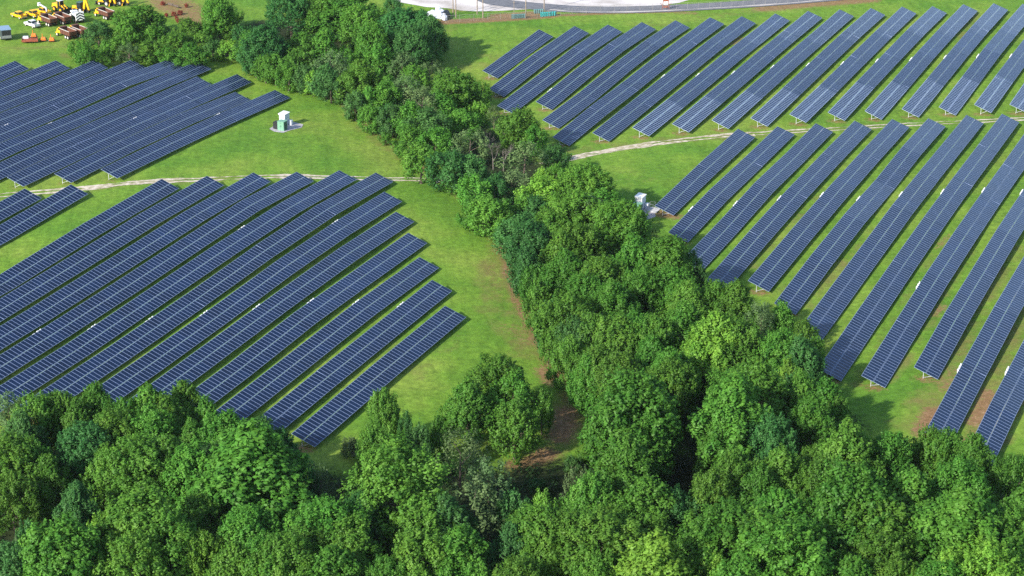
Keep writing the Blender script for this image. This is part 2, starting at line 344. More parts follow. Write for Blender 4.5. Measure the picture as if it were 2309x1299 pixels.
for k, rw in rows.items():
    fld, n = k[0], int(k[1:]); a0, a1, c = rw['a0'], rw['a1'], rw['c']
    L_ = a1-a0; ncol = max(8, int(round(L_/MP)))
    o0 = rdir*a0 + cdir*c; base = Vector((o0[0], o0[1], gz1(o0[0], o0[1])))
    end = {'A': f"{ordn(15-n)} row from the tree belt" if n < 14 else "shortest row, next to the tree belt",
           'B': f"{ordn(11-n)} row from the white cabinet" if n < 10 else "row nearest the white cabinet",
           'C': f"{ordn(n)} row from the tree belt", 'D': f"{ordn(n)} row from the tree belt"}[fld]
    lab = f"{'blue solar panel row with bright frames' if k in BRIGHT else 'long blue solar panel row'}, {end}, {FIELD[fld]}"
    root = thing('solar_panel_row', ' '.join(lab.split()[:16]) if len(lab.split()) > 16 else lab, 'solar row', base, AZ, FGROUP[fld])
    nsec = max(1, int(round(ncol/25.))); cuts = np.round(np.linspace(0, ncol, nsec+1)).astype(int)
    zs = [row_z(k, a0 + j*MP) - base.z for j in cuts]
    cols = []
    for s_ in range(nsec):
        j0, j1 = cuts[s_], cuts[s_+1]
        for j in range(j0, j1):
            t = (j+.5-j0)/(j1-j0); x = (j+.5)*MP + (0 if True else 0)
            slope = math.atan2(zs[s_+1]-zs[s_], (j1-j0)*MP)
            cols.append((x*(1-.0)+0, zs[s_]*(1-t)+zs[s_+1]*t, slope, j))
    ct, st = math.cos(TILT), math.sin(TILT)
    mods = []; jit = random.Random(n*7+ord(fld)); tj = [R(20+jit.gauss(0, .55)) for _ in range(nsec)]; ends = list(cuts[1:])
    for x, z, sl, j in cols:
        sec = int(np.searchsorted(ends, j, side='right')); ct_, st_ = math.cos(tj[sec]), math.sin(tj[sec])
        kind = 0
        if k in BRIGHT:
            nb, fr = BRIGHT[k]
            kind = 1 if j < nb else 2 if j > fr*ncol else 0  # near end: wide-frame type; far end: sky reflection painted by paler frames
        X = Vector((math.cos(sl), 0, math.sin(sl))); Y = Vector((0, ct_, st_)); Y = (Y - X*Y.dot(X)).normalized(); Z = X.cross(Y)
        for sgn in (-1, 1):
            p = Vector((x, 0, z)) + Y*(sgn*(ML/2+.035))
            w = Vector((base.x, base.y, base.z)) + Vector((rdir[0]*p.x - cdir[0]*p.y, rdir[1]*p.x - cdir[1]*p.y, p.z))
            u_, v_, dd = proj(w)
            vis = -8 < u_ < PW+8 and -8 < v_ < PH+8
            mods.append(((0 if vis else 1), dd, kind, Matrix(((X.x, Y.x, Z.x, p.x), (X.y, Y.y, Z.y, p.y), (X.z, Y.z, Z.z, p.z), (0, 0, 0, 1)))))
    mods.sort(key=lambda q: q[:2])
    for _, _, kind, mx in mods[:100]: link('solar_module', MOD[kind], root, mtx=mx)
    rest = mods[100:]
    if rest:
        vs, fs, ms, off = [], [], [], 0
        for _, _, kind, mx in rest:
            v, f, mi = MODV[kind]; a = np.array(mx); vs.append(v@a[:3, :3].T + a[:3, 3])
            fs += [tuple(i+off for i in q) for q in f]; ms += [i + 3*kind for i in mi]; off += len(v)
        me = bpy.data.meshes.new('solar_modules'); me.from_pydata(np.concatenate(vs).tolist(), [], fs); me.update()
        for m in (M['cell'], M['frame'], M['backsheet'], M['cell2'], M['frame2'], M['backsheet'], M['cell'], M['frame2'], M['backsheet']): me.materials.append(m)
        me.polygons.foreach_set('material_index', ms)
        link('solar_modules', me, root)['kind'] = 'stuff'
    # rails under the modules, posts, rafters and braces
    rails = MB()
    for s_ in range(nsec):
        xa, xb = cuts[s_]*MP+.1, cuts[s_+1]*MP-.1
        for q in (-1.5, -.55, .55, 1.5):
            rails.bar((xa, q*ct, zs[s_]+q*st-.12), (xb, q*ct, zs[s_+1]+q*st-.12), .07, .1)
    rails.build('rail', M['steel'], root)
    npost = max(2, int(L_/5.5)); hid = MB()
    for i in range(npost):
        x = .45 + i*(L_-.9)/(npost-1); z = float(np.interp(x, cuts*MP, zs))
        y = .45
        zt = z + y*st - .16; wx, wy = o0[0]+rdir[0]*x-cdir[0]*y, o0[1]+rdir[1]*x-cdir[1]*y
        zb = gz1(wx, wy) - base.z - .15
        parts = [('post', MB().bar((x, y, zb), (x, y, zt), .15, .1)), ('rafter', MB().bar((x, -1.85*ct, z-1.85*st-.2), (x, 1.85*ct, z+1.85*st-.2), .09, .12)),
                 ('brace', MB().bar((x, y-.02, zb+.35), (x, -1.0, z-1.0*st/ct-.22), .07, .07))]
        if i < 2:
            for nm, q in parts: q.build(nm, M['steel'], root)
        else:
            for nm, q in parts: hid.add(q.v, q.f)
    if hid.v: hid.build('support_frame', M['steel'], root)
    for a in invs.get(k, []):
        x = a-a0
        for j, (dx, dz) in enumerate(((-.75, -.25), (.3, -.1), (1.05, .05))):
            z = float(np.interp(x+dx, cuts*MP, zs)) + 2.1*st
            link('inverter' if j < 2 else 'combiner_box', INVM[j], root, loc=(x+dx, 2.1*ct+.24, z+dz-.2))
# ------------------------------------------------------------------ ground
def grow(lo, hi, step, far):
    a = list(np.arange(lo, hi+step/2, step)); s = step; x = a[-1]
    while x < far: s *= 1.5; x += s; a.append(x)
    s = step; x = a[0]; b = []
    while x > -far: s *= 1.5; x -= s; b.append(x)
    return np.array(b[::-1] + a)
gx, gy = grow(-195, 195, 1.25, 4000), grow(165, 610, 1.25, 4000)
GX, GY = np.meshgrid(gx, gy)
GZ = gz(GX, GY)
cov = np.zeros(GX.shape + (4,)); cov[..., 3] = 1
def splat(ch, pts, rad, amt):
    pts = [at(*p) for p in pts]
    if len(pts) == 1: pts = pts*2
    for a, b in zip(pts, pts[1:]):
        dx, dy = b.x-a.x, b.y-a.y; l2 = dx*dx+dy*dy+1e-9
        t = np.clip(((GX-a.x)*dx+(GY-a.y)*dy)/l2, 0, 1)
        d = np.hypot(GX-a.x-t*dx, GY-a.y-t*dy)
        cov[..., ch] = np.maximum(cov[..., ch], amt*np.clip(1.35-d/rad, 0, 1))
# red soil
for k, rw in rows.items():
    a = rw['a0']; p = rdir*(a+.3) + cdir*rw['c']
    amt = .62 if k[0] in 'CDA' else .45
    d = np.hypot((GX-p[0])*rdir[0]+(GY-p[1])*rdir[1], ((GX-p[0])*cdir[0]+(GY-p[1])*cdir[1])*.62)
    cov[..., 0] = np.maximum(cov[..., 0], amt*np.clip(1.3-d/2.4, 0, 1))
for pts, rad, amt in [
    ([(1235,835),(1250,860)], 3.2, .72), ([(1275,930),(1262,985)], 3.4, .74), ([(1230,1025),(1205,1040)], 3, .8), ([(1180,1060),(1165,1050)], 2.6, .9),
    
    ([(700,190),(765,228),(850,304),(913,348),(962,387)], 1.3, .68), ([(1010,420),(1070,475),(1112,518),(1133,567),(1146,616),(1157,660),(1170,697),(1198,743),(1222,790),(1240,835)], 1.25, .66), ([(1145,735),(1185,770)], 2.4, .46), ([(1105,600),(1120,650)], 2.2, .42), ([(930,385),(960,395)], 3, .4),
    ([(2088,975),(2110,930)], 3, .85), ([(2130,880),(2150,835)], 2, .5), ([(2196,955),(2232,885)], 2, .75), ([(2180,1010),(2196,985)], 2, .6), ([(2255,960),(2309,880)], 2.2, .5),
    ([(2117,557),(2140,530)], 1.4, .55), ([(2105,712),(2128,690)], 1.5, .6), ([(2195,700),(2215,665)], 1.3, .5), ([(2290,690),(2300,660)], 1.5, .6), ([(2225,790),(2240,760)], 1.3, .45),
    ([(1836,450),(1845,440)], 1.6, .45), ([(1985,690),(2010,650)], 1.2, .35), ([(1490,480),(1520,488)], 2.6, .7), ([(1650,100),(1670,85)], 1.6, .6), ([(1310,590),(1312,600)], 2, .3),
    ([(1850,205),(1870,180)], 1.2, .3), ([(2195,30),(2203,24)], 2, .4), ([(2060,240),(2130,160)], 1.3, .32), ([(690,510),(640,545)], 1.1, .42), ([(655,700),(700,668)], 1.1, .35), ([(362,-5),(390,20),(420,30),(452,50)], 7.5, .66), ([(400,0),(440,25),(455,50)], 6, .62),
    ([(1000,50),(1120,44),(1240,36)], 3.5, .8), ([(1120,36),(1240,28)], 3, .8), ([(1240,36),(1370,30),(1520,26)], 2, .7), ([(1530,28),(1560,30)], 2.4, .6), ([(1720,20),(1850,8),(1960,0)], 4.5, .72), ([(1000,25),(1060,20)], 4, .5)]:
    splat(0, pts, rad, amt)
# dry grass
for pts, rad, amt in [
    ([(600,160),(700,190),(770,235),(850,320),(910,358),(985,395)], 2.6, .62), ([(1010,412),(1060,450),(1125,530),(1150,600),(1170,680),(1200,740),(1260,830),(1295,900),(1280,990),(1220,1050)], 3.6, .74),
    ([(1105,580),(1115,700),(1190,800)], 4, .6), ([(1300,340),(1480,320),(1700,302),(2309,268)], 4.5, .5), ([(0,450),(200,428),(350,412),(700,402)], 4, .4),
    ([(150,125),(190,140),(300,147)], 3.5, .62), ([(2060,240),(2150,130),(2200,30)], 2.6, .62), ([(1100,135),(1060,150)], 7, .5), ([(1000,60),(960,150)], 8, .42), ([(1850,205),(1990,80)], 2, .42),
    ([(1840,450),(1700,600)], 2, .55), ([(1900,590),(1830,690)], 2, .66), ([(1770,640),(1690,760)], 2, .4), ([(1960,520),(1900,610)], 1.6, .5), ([(2110,560),(1990,760),(1920,880)], 1.6, .45), ([(2210,520),(2100,720),(2010,860)], 1.8, .55),
    ([(2290,560),(2200,720),(2110,900),(2080,980)], 2.6, .66), ([(2309,700),(2230,870),(2190,1000)], 2.6, .72), ([(2309,870),(2240,1010)], 3, .7), ([(2040,950),(2100,880)], 4, .6),
    ([(1440,60),(1700,25),(1900,10)], 5, .45), ([(0,110),(150,105)], 3, .5), ([(590,740),(900,520)], 1.2, .4), ([(700,720),(800,640)], 1.2, .5), ([(560,720),(700,620)], 1.2, .5), ([(850,760),(940,830),(1000,760)], 7, .42), ([(1350,420),(1440,400)], 8, .4)]:
    splat(1, pts, rad, amt)
# leaf litter under the trees
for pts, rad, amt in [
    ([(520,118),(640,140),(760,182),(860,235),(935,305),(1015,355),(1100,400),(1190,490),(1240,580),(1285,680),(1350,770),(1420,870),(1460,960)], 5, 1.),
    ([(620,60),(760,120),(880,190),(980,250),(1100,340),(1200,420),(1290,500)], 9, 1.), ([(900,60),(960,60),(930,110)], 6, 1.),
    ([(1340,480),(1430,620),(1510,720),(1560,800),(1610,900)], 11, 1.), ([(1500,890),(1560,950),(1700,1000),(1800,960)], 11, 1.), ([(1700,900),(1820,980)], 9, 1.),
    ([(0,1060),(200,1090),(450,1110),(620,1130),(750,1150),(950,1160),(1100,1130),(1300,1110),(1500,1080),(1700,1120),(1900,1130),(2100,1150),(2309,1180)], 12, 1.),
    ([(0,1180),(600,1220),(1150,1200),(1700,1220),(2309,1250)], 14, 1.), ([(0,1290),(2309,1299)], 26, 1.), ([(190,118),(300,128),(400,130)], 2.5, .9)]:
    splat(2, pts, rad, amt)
ny, nx = GX.shape
co = np.stack([GX, GY, GZ], -1).reshape(-1, 3)
idx = (np.arange(ny-1)[:, None]*nx + np.arange(nx-1)[None]).ravel()
me = bpy.data.meshes.new('ground')
me.vertices.add(len(co)); me.vertices.foreach_set('co', co.astype(np.float32).ravel())
me.loops.add(4*len(idx)); me.polygons.add(len(idx))
me.loops.foreach_set('vertex_index', np.stack([idx, idx+1, idx+nx+1, idx+nx], 1).ravel().astype(np.int32))
me.polygons.foreach_set('loop_start', np.arange(0, 4*len(idx), 4, dtype=np.int32)); me.polygons.foreach_set('loop_total', np.full(len(idx), 4, np.int32))
me.polygons.foreach_set('use_smooth', np.ones(len(idx), bool)); me.update(); me.validate()
at_ = me.color_attributes.new('cover', 'FLOAT_COLOR', 'POINT'); at_.data.foreach_set('color', cov.reshape(-1).astype(np.float32))
me.materials.append(make_ground_mat())
tag(link('ground', me), kind='structure')
def smooth(pts, n=10):
    P = [Vector(p) for p in pts]; out = []
    for i in range(len(P)-1):
        a, b, c, d = P[max(i-1, 0)], P[i], P[i+1], P[min(i+2, len(P)-1)]
        for j in range(n):
            t = j/n; out.append(.5*((2*b) + (c-a)*t + (2*a-5*b+4*c-d)*t*t + (3*b-a-3*c+d)*t**3))
    return out + [P[-1]]
def strip(q, line, off, width, lift, jit=.25, seed=0, fade=()):
    rr = random.Random(seed); vs = []; ph = rr.random()*9
    for i, p in enumerate(line):
        d = (line[min(i+1, len(line)-1)]-line[max(i-1, 0)]); d.z = 0; d.normalize(); nrm = Vector((-d.y, d.x, 0))
        w = width*(.8+.35*math.sin(i*.37+ph)+.2*math.sin(i*1.1+ph*2)) if jit else width
        for s_ in (-1, 1):
            e = p + nrm*(off + s_*w/2 + rr.uniform(-jit, jit)); vs.append((e.x, e.y, gz1(e.x, e.y)+lift))
    q.add(vs, [(2*i, 2*i+1, 2*i+3, 2*i+2) for i in range(len(line)-1)])
def densify(line, step=1.0):
    out = [line[0]]
    for a, b in zip(line, line[1:]):
        n = max(1, int((b-a).length/step)); out += [a.lerp(b, (j+1)/n) for j in range(n)]
    return out
def track(name, px, w, seed):
    ln = densify(smooth([at(*p) for p in px], 6), 1.2); q = MB()
    strip(q, ln, -.85, w, .035, .22, seed); strip(q, ln, .85, w, .045, .22, seed+1)
    o = q.build(name, M['gravel']); return tag(o, kind='structure')
track('gravel_track', [(-60,448),(0,441),(110,432),(200,424),(270,416),(350,409),(450,405),(540,401),(640,398),(780,401),(880,404),(990,405)], 1.05, 3)
track('gravel_track', [(1225,372),(1290,356),(1345,345),(1420,333),(1480,323),(1560,314),(1640,306),(1700,302)], 1.25, 5)
track('gravel_track', [(1690,303),(1760,298),(1900,290),(2050,281),(2200,274),(2309,268),(2380,264)], .6, 9)
# wide wash of gravel where the left track swells
q = MB(); strip(q, densify(smooth([at(*p) for p in [(185,425),(250,419),(320,413),(360,409)]], 6), 1.), 0, 2.2, .055, .3, 21); tag(q.build('gravel_track', M['gravel']), kind='structure')
q = MB(); strip(q, densify(smooth([at(*p) for p in [(1270,360),(1330,348),(1400,336),(1470,326)]], 6), 1.), 0, 1.6, .055, .35, 22); tag(q.build('gravel_track', M['gravel']), kind='structure')
def sheet(name, px, m, lift, step=2.5):
    """flat patch with the outline px, laid on the ground"""
    P = [at(*p) for p in px]; bm = bmesh.new(); f = bm.faces.new([bm.verts.new((p.x, p.y, 0)) for p in P])
    bmesh.ops.triangulate(bm, faces=[f])
    for _ in range(5):
        es = [e for e in bm.edges if e.calc_length() > step]
        if not es: break
        bmesh.ops.subdivide_edges(bm, edges=es, cuts=1)
        bmesh.ops.triangulate(bm, faces=[f for f in bm.faces if len(f.verts) > 3])
    for v in bm.verts: v.co.z = gz1(v.co.x, v.co.y)+lift
    bmesh.ops.recalc_face_normals(bm, faces=bm.faces)
    me = bpy.data.meshes.new(name); bm.to_mesh(me); bm.free(); me.materials.append(m)
    return tag(link(name, me), kind='structure')
sheet('gravel_yard', [(870,-4),(905,6),(960,16),(1010,19),(1040,24),(1075,26),(1120,25),(1180,22),(1240,19),(1290,21),(1360,22),(1420,19),(1480,13),(1530,7),(1560,-2),(1600,-40),(1350,-70),(1000,-70),(840,-40)], M['yard'], .05, 6)
q = MB(); strip(q, densify(smooth([at(*p) for p in [(1085,-12),(1110,2),(1150,9),(1210,15),(1290,21),(1380,23),(1470,21),(1560,17),(1680,10),(1800,1),(1950,-12),(2200,-38)]], 6), 2.), 0, 7.2, .1, 0, 1); tag(q.build('road', M['asphalt']), kind='structure')
ln = densify(smooth([at(*p) for p in [(1240,22),(1290,26.5),(1380,28),(1470,26),(1560,21.5),(1680,14.5),(1800,6),(1950,-7)]], 6), 2.); q = MB(); strip(q, ln, 0, .9, .12, .1, 4); tag(q.build('road_verge', M['curb']), kind='structure')
# ------------------------------------------------------------------ trees
def leaf_faces(q, p, n, size, r):
    """one bent leaf spray: two triangles sharing a midrib"""
    n = n/np.linalg.norm(n); t = np.cross(n, r.normal(size=3)); t /= np.linalg.norm(t)+1e-9; b = np.cross(n, t)
    l, w = size*r.uniform(.75, 1.3), size*r.uniform(.5, .8); dr = n*(size*r.uniform(.05, .3))
    q.append((p-t*l*.5-dr*.4, p-b*w*.5-dr, p+t*l*.5-dr*.6, p+b*w*.5-dr, n))
def tree_mesh(seed, H, W, nl, leaf, style='round', low=.16, tufts=15, per=13, gap=0.):
    """crown of nl branch lobes carrying tufts of leaf sprays, and a trunk with limbs"""
    r = np.random.default_rng(seed); V = []; Fc = []
    zc_, hz = H*(1+low)/2, H*(1-low)/2
    lobes = []
    for i in range(nl):
        f = (i+.5)/nl; cz = 1-1.72*f; ang = i*2.39996+r.uniform(-.4, .4)
        if style == 'cone': rad = (1-max(0, (cz+.15)/1.15))**.8 * (1 if cz > -.15 else math.sqrt(max(0, 1-((cz+.15)/.95)**2)))*.98+.05
        elif style == 'tall': rad = math.sqrt(max(0, 1-abs(cz)**2.6))*.95
        else: rad = math.sqrt(max(0, 1-cz*cz))
        k = r.uniform(.58, .86) if r.random() < .82 else r.uniform(.2, .5)
        lr = W*r.uniform(.105, .175)*(1.0 if style != 'cone' else .8)
        lobes.append((np.array([math.cos(ang)*rad*k*W/2, math.sin(ang)*rad*k*W/2, zc_+cz*hz*(.9 if k > .55 else .6)+r.uniform(-.03, .03)*H]), lr))
    lobes.append((np.array([r.uniform(-.05, .05)*W, r.uniform(-.05, .05)*W, zc_+hz*.9]), W*.13))
    cen = np.array([0, 0, zc_-.25*hz])
    lobes = [q for q in lobes if r.random() >= gap]
    LC = np.array([q[0] for q in lobes]); LR = np.array([q[1] for q in lobes]); nL = len(lobes)
    unit = lambda x: x/(np.linalg.norm(x, axis=-1, keepdims=True)+1e-9)
    d = r.normal(size=(nL, tufts, 3)); d[..., 2] = d[..., 2]*.8+.5
    d = unit(unit(d) + unit(LC-cen)[:, None]*.55)
    tc = LC[:, None] + d*LR[:, None, None]*np.array([.9, .9, 1.75])*r.uniform(.68, 1.1, (nL, tufts, 1))
    ts = leaf*r.uniform(1.3, 2.7, (nL, tufts, 1, 1)); up_ = unit(d*.55+np.array([0, 0, .75]))[:, :, None]
    d = d[:, :, None]; tc = tc[:, :, None]; sh = (nL, tufts, per)
    e = r.normal(size=sh+(3,))*.5; h = r.uniform(-.9, 1., sh+(1,))
    P = tc + up_*h*ts*1.2 + e*ts*(.62-.45*h)
    nm = unit(d*.7 + np.array([0, 0, .4]) + e*.9 + r.normal(size=sh+(3,))*.3)
    soft = unit(d*.55 + e*.85 + np.concatenate([h*0, h*0, .22+.25*h], -1))*.7 + nm*.3
    tt = unit(np.cross(nm, r.normal(size=sh+(3,)))); bb = np.cross(nm, tt)
    l = leaf*r.uniform(.75, 1.3, sh+(1,)); w_ = leaf*r.uniform(.5, .8, sh+(1,)); dr = nm*leaf*r.uniform(.05, .3, sh+(1,))
    A = np.stack([P-tt*l*.5-dr*.4, P-bb*w_*.5-dr, P+tt*l*.5-dr*.6, P+bb*w_*.5-dr], -2).reshape(-1, 4, 3); soft = soft.reshape(-1, 3); n = len(A)
    kz = H/np.percentile(A[..., 2], 99.7); kr = W/2/np.percentile(np.hypot(A[..., 0], A[..., 1]), 96)
    A = A*np.array([kr, kr, kz]); lobes = [(c*np.array([kr, kr, kz]), q) for c, q in lobes]
    me = bpy.data.meshes.new('crown'); me.vertices.add(4*n); me.vertices.foreach_set('co', A.reshape(-1).astype(np.float32))
    i0 = np.arange(n)*4; tri = np.stack([i0, i0+1, i0+2, i0, i0+2, i0+3], 1).ravel()
    me.loops.add(6*n); me.polygons.add(2*n); me.loops.foreach_set('vertex_index', tri.astype(np.int32))
    me.polygons.foreach_set('loop_start', np.arange(0, 6*n, 3, dtype=np.int32)); me.polygons.foreach_set('loop_total', np.full(2*n, 3, np.int32)); me.polygons.foreach_set('use_smooth', np.ones(2*n, bool)); me.update()
    me.normals_split_custom_set_from_vertices(np.repeat(np.array(soft), 4, 0).tolist())
    me.materials.append(LEAF)
    t = MB(); tr = H*.018+.06; top = (r.uniform(-.2, .2), r.uniform(-.2, .2), H*.72)
    mid = (r.uniform(-.15, .15), r.uniform(-.15, .15), H*.34)
    t.tube((0, 0, -.6), (0, 0, .2), tr*1.5, tr*1.05, 8); t.tube((0, 0, .2), mid, tr*1.05, tr*.75, 8); t.tube(mid, top, tr*.75, tr*.22, 7)
    for c, lr in lobes[::3]:
        z = min(H*.7, max(H*.2, c[2]-np.hypot(c[0], c[1])*.8)); s = (top[0]*z/H, top[1]*z/H, z)
        t.tube(s, c, tr*.34, tr*.08, 5)
    return me, t.mesh('trunk', M['bark'])
def bare_mesh(seed, H, W):
    r = random.Random(seed); t = MB()
    def br(a, d, l, w, dep):
        b = a + d*l; t.tube(a, b, w, w*.55, 5, cap=False)
        if dep: 
            for _ in range(3 if dep > 1 else 4):
                n = (d*1.1 + Vector((r.uniform(-1, 1), r.uniform(-1, 1), r.uniform(-.1, .7)))*.75).normalized(); br(a.lerp(b, r.uniform(.55, 1)), n, l*r.uniform(.5, .75), w*.5, dep-1)
    br(Vector((0, 0, -.5)), Vector((.05, 0, 1)), H*.45, .13, 4)
    return t.mesh('bare_branches', M['greybark'])
PROTO = {
 'big': [tree_mesh(s, 15, 10.5, n, lf*.82, st, lo, 18, 26) for s, n, st, lo, lf in ((1, 58, 'round', .10, .46), (2, 46, 'cone', .14, .54), (3, 62, 'tall', .10, .44), (4, 48, 'cone', .16, .50), (5, 60, 'tall', .06, .48), (6, 54, 'cone', .08, .44), (7, 42, 'round', .18, .42), (8, 50, 'round', .08, .54))],
 'mid': [tree_mesh(s, 9, 7, n, .37, st, lo, 13, 19) for s, n, st, lo in ((21, 30, 'round', .1), (22, 28, 'tall', .06), (23, 32, 'round', .05), (24, 30, 'cone', .06), (25, 27, 'round', .12))],
 'small': [tree_mesh(s, 5, 5, n, .33, st, lo, 11, 15) for s, n, st, lo in ((41, 20, 'round', .02), (42, 18, 'tall', .0), (43, 22, 'round', .0))],
 'thin': [tree_mesh(s, 10, 7, n, .32, 'tall', .12, 10, 13, .22) for s, n in ((61, 30), (62, 27), (63, 32))],
}
DIM = {'big': (15, 10.5), 'mid': (9, 7), 'small': (5, 5), 'thin': (10, 7)}
TONE = {0: (.082, .212, .028), 1: (.052, .155, .038), 2: (.145, .310, .038), 3: (.108, .182, .064)}
TNAME = {0: 'mid-green', 1: 'dark green', 2: 'bright yellow-green', 3: 'dull olive', 4: 'bare grey'}
n_tree = [0]
def plant(u, vt, w, tone, Hf, zone, group, name='deciduous_tree', label=None, H=None):
    s = ppm(vt+60); wm = w/s
    h0 = H or Hf(wm)
    for k_ in (1, .92, 1.08, .84, 1.16, .76, 1.25, .68, 1.35, .6, 1.45, .5, 1.6, .42, .35, 1.8):
        h = h0*k_; p = at(u, vt, h*.985)
        if not in_table(p.x, p.y, .6): break
    i = n_tree[0]; n_tree[0] += 1
    r = random.Random(i*17+3)
    if tone == 4: cls = None
    elif tone == 3: cls = 'thin' if h > 5 else 'small'
    else: cls = 'big' if h > 10.5 else 'mid' if h > 5.6 else 'small'
    t = thing(name, label, 'tree' if name != 'shrub' else 'shrub', p, r.uniform(0, 6.28), group)
    if cls:
        if tone == 2 and cls == 'big' and w < 125 and r.random() < .4: cr, tk = PROTO['big'][(3, 5)[i % 2]]
        else:
            lst = PROTO[cls]; cr, tk = lst[(i*3+r.randrange(2)) % len(lst)]
        dh, dw = DIM[cls]; sxy = wm/dw*r.uniform(.94, 1.06)*(1.3 if zone == 'front wood' and (u < 700 or vt > 1080) else 1.0); sz = h/dh
        t.scale = (sxy, sxy*r.uniform(.92, 1.1), sz)
        c = link('crown', cr, t); k = TONE[tone]; f = r.uniform(.86, 1.2)*(1.16 if zone.startswith(('upper', 'hedge')) else 1.); hs = r.uniform(-.012, .014)
        c.color = (max(0, k[0]*f+hs), k[1]*f, k[2]*f, 1); link('trunk', tk, t)
    else:
        t.scale = (1, 1, h/9.); link('bare_branches', bare_mesh(i, 9, wm), t)
    t['_z'] = zone; t['_u'] = u; t['_v'] = vt; t['_tone'] = tone; t['_w'] = wm; t['_h'] = h
    return t
front = lambda w: min(18, max(10.5, .85*w+6.5))
belt = lambda w: min(15, max(6, .85*w+4.5))
upper = lambda w: min(14, max(3.5, .75*w+2.2))
hedge = lambda w: min(9, max(2.6, .6*w+1.4))
FRONT = [(15,890,80,3),(1466,1118,46,4),(1893,1096,42,4),(20,935,60,4),(700,1050,40,4),(1112,1035,36,4),(170,905,80,0),(270,905,90,0),(372,895,90,0),(45,930,85,1),(500,935,95,0),(250,935,100,0),(340,930,100,0),(430,1010,110,0),(190,960,100,1),(520,1060,100,0),(60,1000,90,0),(480,1010,100,1),(660,1040,90,1),(690,1190,100,0),(820,1110,100,1),(81,893,84,0),(132,888,68,0),(213,868,95,0),(331,874,110,0),(412,862,85,0),(465,896,62,0),(566,968,190,0),(588,946,110,1),(639,969,62,1),(17,991,110,0),(106,1030,85,0),(381,986,100,0),(430,950,80,0),
 (303,990,120,0),(241,1010,90,0),(314,1115,150,0),(129,1182,150,0),(235,1160,75,2),(359,1154,130,0),(448,1204,78,2),(527,1227,110,0),(291,1204,120,0),(22,1232,90,1),(448,1120,82,0),(611,1210,120,0),(560,1150,105,0),(22,1070,92,0),(62,1176,56,1),(170,1090,80,1),
 (863,881,75,0),(917,929,46,1),(945,957,60,1),(847,964,95,0),(720,1046,75,3),(1119,808,130,0,11),(1056,862,130,0,11),(1157,843,112,0,10.5),(1222,877,58,0,8),(1160,905,110,0,10),(1037,970,120,3),(1100,1040,120,3),(986,938,48,0),
 (898,1004,215,0),(727,1135,130,0),(784,1173,112,0),(955,1122,112,0),(1005,1122,112,1),(1069,1078,130,3),(948,1204,120,0),(1037,1192,130,0),(670,1154,64,0),(638,1217,130,0),(746,1236,120,0),(872,1255,84,0),(1227,1110,56,2),(1214,1147,120,0),(1300,1055,66,3),
 (1157,1109,64,1),(1151,1185,92,1),(1170,1261,100,0),(1428,848,205,0),(1392,878,80,0),(1464,924,120,0),(1414,989,155,0),(1335,1075,120,0),(1459,1081,130,0),(1358,1154,150,0),(1268,1160,120,0),(1492,1165,74,0),(1532,1109,84,1),(1481,1213,165,2),(1593,1232,84,2),(1352,1249,92,0),
 (1660,851,180,0),(1627,946,100,0),(1745,941,110,1),(1604,1070,112,0),(1666,1019,112,0),(1761,1014,130,0),(1716,1053,120,0),(1638,1143,150,0),(1761,1109,150,0),(1705,1154,140,0),(1777,1176,180,0),
 (1912,957,170,0),(1940,975,112,0),(1844,1008,92,0),(2013,980,112,0),(2102,967,92,0),(2136,975,100,0),(2198,984,130,0),(2057,1064,150,0),(2170,1042,150,0),(2282,1031,112,0),(2304,1115,120,0),(1923,1057,205,0),(1856,1042,120,0),(1968,1120,150,0),
 (2175,1118,190,0),(2265,1154,130,0),(2113,1165,112,0),(2220,1227,150,2),(2285,1249,110,0),(1923,1260,112,0),(1996,1204,112,0),(2024,1271,92,0),(1833,1282,92,2),(2080,1285,84,0),(2125,1272,110,0),(1670,1272,120,0),(1620,1255,70,2),(1900,1243,54,0)]
MIDDLE = [(1330,600,30,4),(1398,458,125,0),(1452,505,44,1),(1433,535,130,0),(1503,540,130,0),(1557,567,64,1),(1578,600,62,1),(1449,605,120,0),(1519,605,112,0),(1551,637,112,0),(1610,637,100,0),(1659,637,112,0),(1347,541,54,2),(1304,503,112,0),(1266,525,104,0),(1197,503,105,1),(1188,557,85,1),
 (1240,594,70,0),(1218,632,80,0),(1246,680,85,1),(1277,567,120,0),(1277,664,130,0),(1358,584,120,0),(1379,637,130,0),(1326,621,112,0),(1290,739,75,0),(1288,761,100,0),(1304,718,100,1),(1342,712,112,0),(1390,718,120,0),(1433,712,112,0),(1546,686,130,0),(1476,718,120,0),
 (1616,708,150,2),(1664,718,130,0),(1508,793,130,0),(1470,760,100,0),(1358,782,120,0),(1326,804,100,0),(1400,804,120,0),(1308,797,62,0),(1336,835,70,0),(1720,683,100,3),(1764,683,84,0),(1817,721,72,0),(1839,759,52,0),(1806,764,112,1),(1758,753,112,0),
 (1576,775,92,2),(1704,816,160,0),(1651,829,112,0),(1780,812,72,2),(1807,839,112,0),(1866,855,100,0),(1833,893,120,0),(1892,893,64,0),(1661,920,112,0),(1511,818,120,0),(1538,796,92,0),(1586,947,62,1),(1447,861,120,0),(1490,909,112,0),(1200,600,55,0),(1238,745,50,0)]
